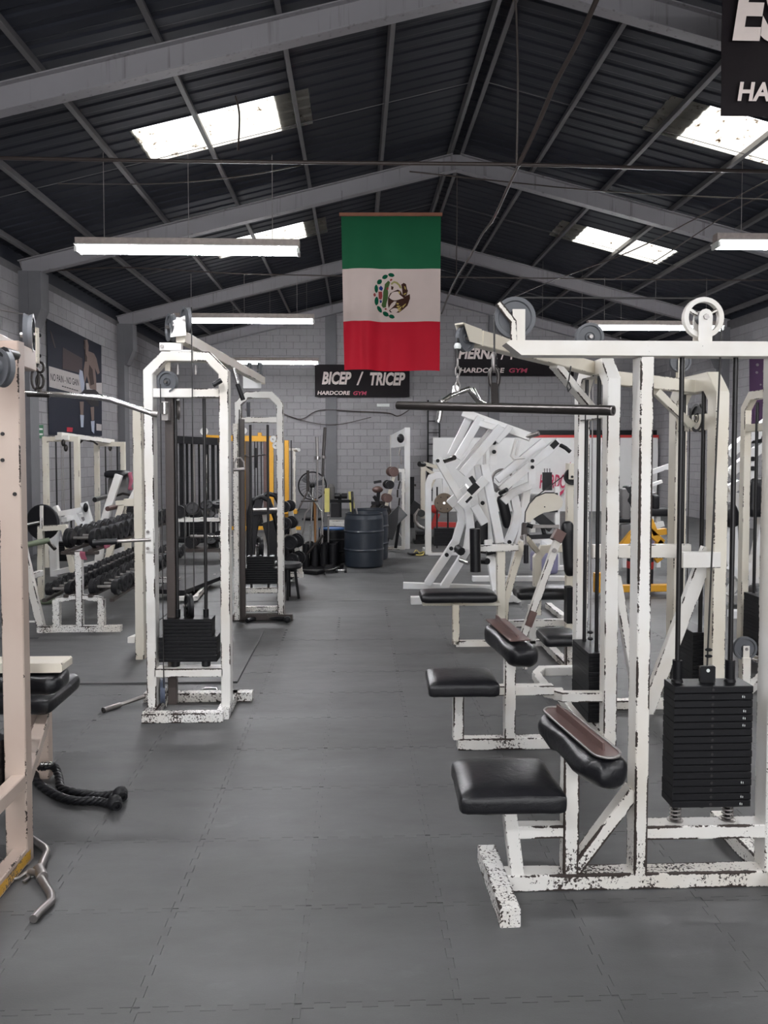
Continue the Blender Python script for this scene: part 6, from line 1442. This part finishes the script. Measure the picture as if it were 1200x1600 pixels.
pulley(m6, q(894, 745, 6.85), (0, 1, 0), .075, .03, 'black_rubber'); e2 = q(894, 735, 6.8); B().box((e2.x - .03, 6.79, q(894, 749, 6.8).z), (e2.x + .04, 6.81, q(894, 724, 6.8).z), .004).build('bracket', CP, m6); B().disc(q(894, 745, 6.78), (0, 1, 0), .012, .01, 10).build('bracket_bolt', 'black_steel', m6)
mb = B(); mb.cushion(q(889, 858, 6.8), (.12, .10, .50), (1, 0, .08), (0, 1, 0), r=.05, n=7); mb.build('back_pad', 'vinyl', m6)
mb = B(); mb.cushion(q(873, 996, 5.75), (.30, .32, .08), r=.036, n=8); mb.build('seat', 'vinyl', m6); e = q(890, 1010, 5.75); B().bar([(e.x, 5.75, 0), (e.x, 5.75, e.z + .02)], .07, .06, (0, 1, 0)).build('seat_post', 'white_worn', m6); B().bar([(e.x, 5.75, .03), (e.x, 7.0, .03)], .07, .06).build('base_bar', 'white_worn', m6)
B().bar([g(857, 946, .03), g(882, 966, .03)], .07, .06).build('foot_bar', 'white_worn', m6); B().box((q(886, 950, 6.5).x, 6.5, .2), (q(897, 950, 6.5).x, 6.6, .52), .004).build('weight_box', 'black_steel', m6)

# benches and machines glimpsed behind the right columns
b2 = thing('bench_press_station', 'white-framed bench with dark pads behind the crescent cam machine', 'bench', q(850, 860, 10.5))
YN = 10.8
T(b2, [(825, 838, YN), (870, 836, YN)], .3, .07, 'bench_pad', 'vinyl', (0, 0, 1)); T(b2, [(825, 845, YN - .1), (875, 843, YN - .1)], .3, .05, 'bench_frame', WC, (0, 0, 1)); T(b2, [(838, 805, YN), (862, 825, YN)], .14, .08, 'incline_pad', 'vinyl'); T(b2, [(843, 810, YN), (852, 838, YN)], .05, .05, 'strut', 'black_steel'); T(b2, [(870, 890, YN), (870, 760, YN)], .07, .07, 'upright', WC); T(b2, [(864, 770, YN), (864, 800, YN)], .12, .10, 'pad', 'vinyl')
T(b2, [(826, 822, YN), (872, 822, YN)], .12, .05, 'tie', 'dull_steel', (0, 0, 1)); T(b2, [(845, 890, YN), (890, 886, YN)], .08, .06, 'base_bar', WC, (0, 0, 1))
T(b2, [(855, 738, YN + 3), (855, 766, YN + 3)], .16, .10, 'speaker_box', 'black_rubber')
for k in range(3): TT(b2, [(851 + 4 * k, 732, YN + 3), (851 + 4 * k, 740, YN + 3)], .012, 'wire_hook', 'dull_steel')
pu = thing('padded_seat_row', 'grey and violet padded seats behind the cream chamfered frame', 'seat', q(860, 890, 9)); mb = B(); mb.cushion(q(850, 878, 9.3), (.30, .3, .28), r=.05, n=6); mb.build('seat_block', 'purple_pad', pu); mb = B(); mb.cushion(q(832, 778, 12), (.5, .3, .12), r=.05, n=6); mb.build('seat_top', 'grey_pad', pu); T(pu, [(832, 782, 12), (832, 850, 12)], .08, .08, 'post', WC)
ye = thing('plate_machine', 'bright yellow tubular machine seen between the right columns', 'gym machine', q(1000, 880, 9.5))
YE_ = 9.5
T(ye, [(965, 862, YE_), (986, 836, YE_), (1000, 822, YE_)], .08, .08, 'arm', 'yellow_paint'); T(ye, [(1014, 812, YE_), (1022, 832, YE_), (1040, 830, YE_)], .08, .08, 'arm', 'yellow_paint'); T(ye, [(1012, 828, YE_), (1034, 848, YE_)], .09, .08, 'arm', 'yellow_paint'); T(ye, [(1014, 866, YE_), (1034, 846, YE_)], .09, .08, 'arm', 'yellow_paint'); T(ye, [(1020, 862, YE_), (1030, 876, YE_)], .09, .08, 'arm', 'yellow_paint'); T(ye, [(930, 920, 8.8), (1045, 918, 8.8)], .09, .08, 'base_bar', 'yellow_paint', (0, 0, 1)); T(ye, [(934, 895, 8.8), (934, 925, 8.8)], .09, .08, 'post', 'yellow_paint'); T(ye, [(1000, 820, YE_), (1005, 915, YE_)], .08, .07, 'post', 'yellow_paint')
B().disc(q(1020, 846, YE_ + .2), (0, 1, 0), .10, .04, 18).build('hub', 'purple_pad', ye)
bb2 = thing('bench_row', 'dark grey padded bench with steel frame behind the yellow machine', 'bench', q(980, 860, 11)); 
for (x_, y_, a_, b_, mt_) in ((975, 790, .14, .5, 'grey_pad'), (985, 775, .2, .3, 'black_rubber'), (982, 812, .5, .08, 'vinyl'), (975, 840, .16, .4, 'grey_pad'), (1028, 800, .3, .12, 'black_rubber'), (1022, 785, .10, .22, 'black_rubber')):
    mb = B(); mb.cushion(q(x_, y_, 11), (a_, .2, b_), r=.03, n=5); mb.build('pad', mt_, bb2)
T(bb2, [(970, 803, 11), (985, 790, 11)], .10, .06, 'bracket', WC); T(bb2, [(968, 818, 11), (990, 822, 11)], .05, .05, 'rail', WC); T(bb2, [(1018, 758, 11.4), (1034, 752, 11.4)], .05, .05, 'arm', WC); T(bb2, [(1022, 770, 11.4), (1032, 800, 11.4)], .05, .05, 'rail', 'dull_steel'); T(bb2, [(1022, 822, 11), (1036, 818, 11)], .08, .08, 'foot', WC); T(bb2, [(1018, 738, 12), (1040, 730, 12), (1040, 734, 12)], .08, .05, 'top_arm', WC); T(bb2, [(975, 850, 11), (975, 888, 11)], .06, .06, 'leg', WC); T(bb2, [(1028, 805, 11), (1028, 888, 11)], .06, .06, 'leg', WC); T(bb2, [(1018, 764, 12), (1020, 888, 12)], .05, .05, 'post', WC)
cw = thing('plate_loaded_press', 'white curved-tube press machine at the right edge behind the weight towers', 'gym machine', g(1170, 920))
YU = 8.2
T(cw, [(1136, 712, YU), (1160, 690, YU), (1205, 655, YU)], .10, .10, 'raised_arm', WC); T(cw, [(1138, 742, YU), (1160, 722, YU), (1210, 682, YU)], .09, .09, 'raised_arm', WC); T(cw, [(1175, 700, YU - .2), (1175, 760, YU - .2)], .11, .04, 'bearing_plate', WC)
for y_ in (717, 732): B().disc(q(1176, y_, YU - .25), (0, 1, 0), .026, .03, 12).build('pivot_bolt', 'black_steel', cw)
T(cw, [(1137, 766, YU), (1156, 756, YU)], .10, .09, 'stub_arm', WC); T(cw, [(1148, 900, YU), (1140, 860, YU), (1138, 820, YU), (1150, 770, YU)], .16, .10, 'curved_leg', WC); T(cw, [(1195, 760, YU), (1196, 820, YU), (1186, 870, YU), (1166, 905, YU)], .16, .10, 'curved_leg', WC)
T(cw, [(1140, 960, YU - .6), (1200, 960, YU - .6)], .10, .09, 'base_beam', WC, (0, 0, 1)); T(cw, [(1138, 935, YU), (1200, 935, YU)], .10, .09, 'base_beam', WC, (0, 0, 1)); T(cw, [(1136, 930, YU - .1), (1170, 880, YU - .1)], .08, .08, 'cross_leg', WC); T(cw, [(1140, 885, YU - .2), (1185, 935, YU - .2)], .08, .08, 'cross_leg', WC); T(cw, [(1160, 905, YU), (1210, 905, YU)], .09, .08, 'cross_bar', WC, (0, 0, 1))
mb = B(); mb.cushion(q(1190, 778, YU - .2), (.30, .12, .42), r=.05, n=6); mb.build('back_pad', 'vinyl', cw); mb = B(); mb.cushion(q(1142, 805, YU - .2), (.16, .14, .26), (1, 0, .4), (0, 1, 0), r=.05, n=6); mb.build('arm_pad', 'vinyl', cw); mb = B(); mb.cushion(q(1192, 930, YU - .4), (.3, .2, .2), r=.06, n=6); mb.build('knee_pad', 'vinyl', cw)
T(cw, [(1178, 690, YU), (1200, 686, YU)], .1, .04, 'dark_peg', 'black_steel', (0, 0, 1)); T(cw, [(1176, 680, YU), (1186, 684, YU)], .10, .09, 'arm_knuckle', WC)
o = thing('barrel_bag', 'dark bag with orange band standing behind the right columns', 'bag', g(1025, 930)); a = g(1024, 935); B().lathe([(.0001, 0), (.14, 0), (.16, .05), (.16, .40), (.13, .46), (.0001, .47)], a + V((.1, .75, 0)), (0, 0, 1), 18).build('body', 'black_rubber', o); B().lathe([(.161, .24), (.164, .25), (.164, .32), (.161, .33)], a + V((.1, .75, 0)), (0, 0, 1), 18).build('band', 'red_paint', o)
# wall cables at the back
cable([q(440, 645, YB - .1), q(470, 655, YB - .1), q(500, 641, YB - .1), q(560, 643, YB - .1), q(605, 645, YB - .1), q(622, 650, YB - .1), q(640, 640, YB - .1)], .016, 'black cable looping along the back wall above the fan', 'wall_cable')
cable([q(445, 648, YB - .13), q(490, 661, YB - .13), q(530, 663, YB - .13), q(580, 652, YB - .13)], .012, 'second black cable sagging along the back wall', 'wall_cable')
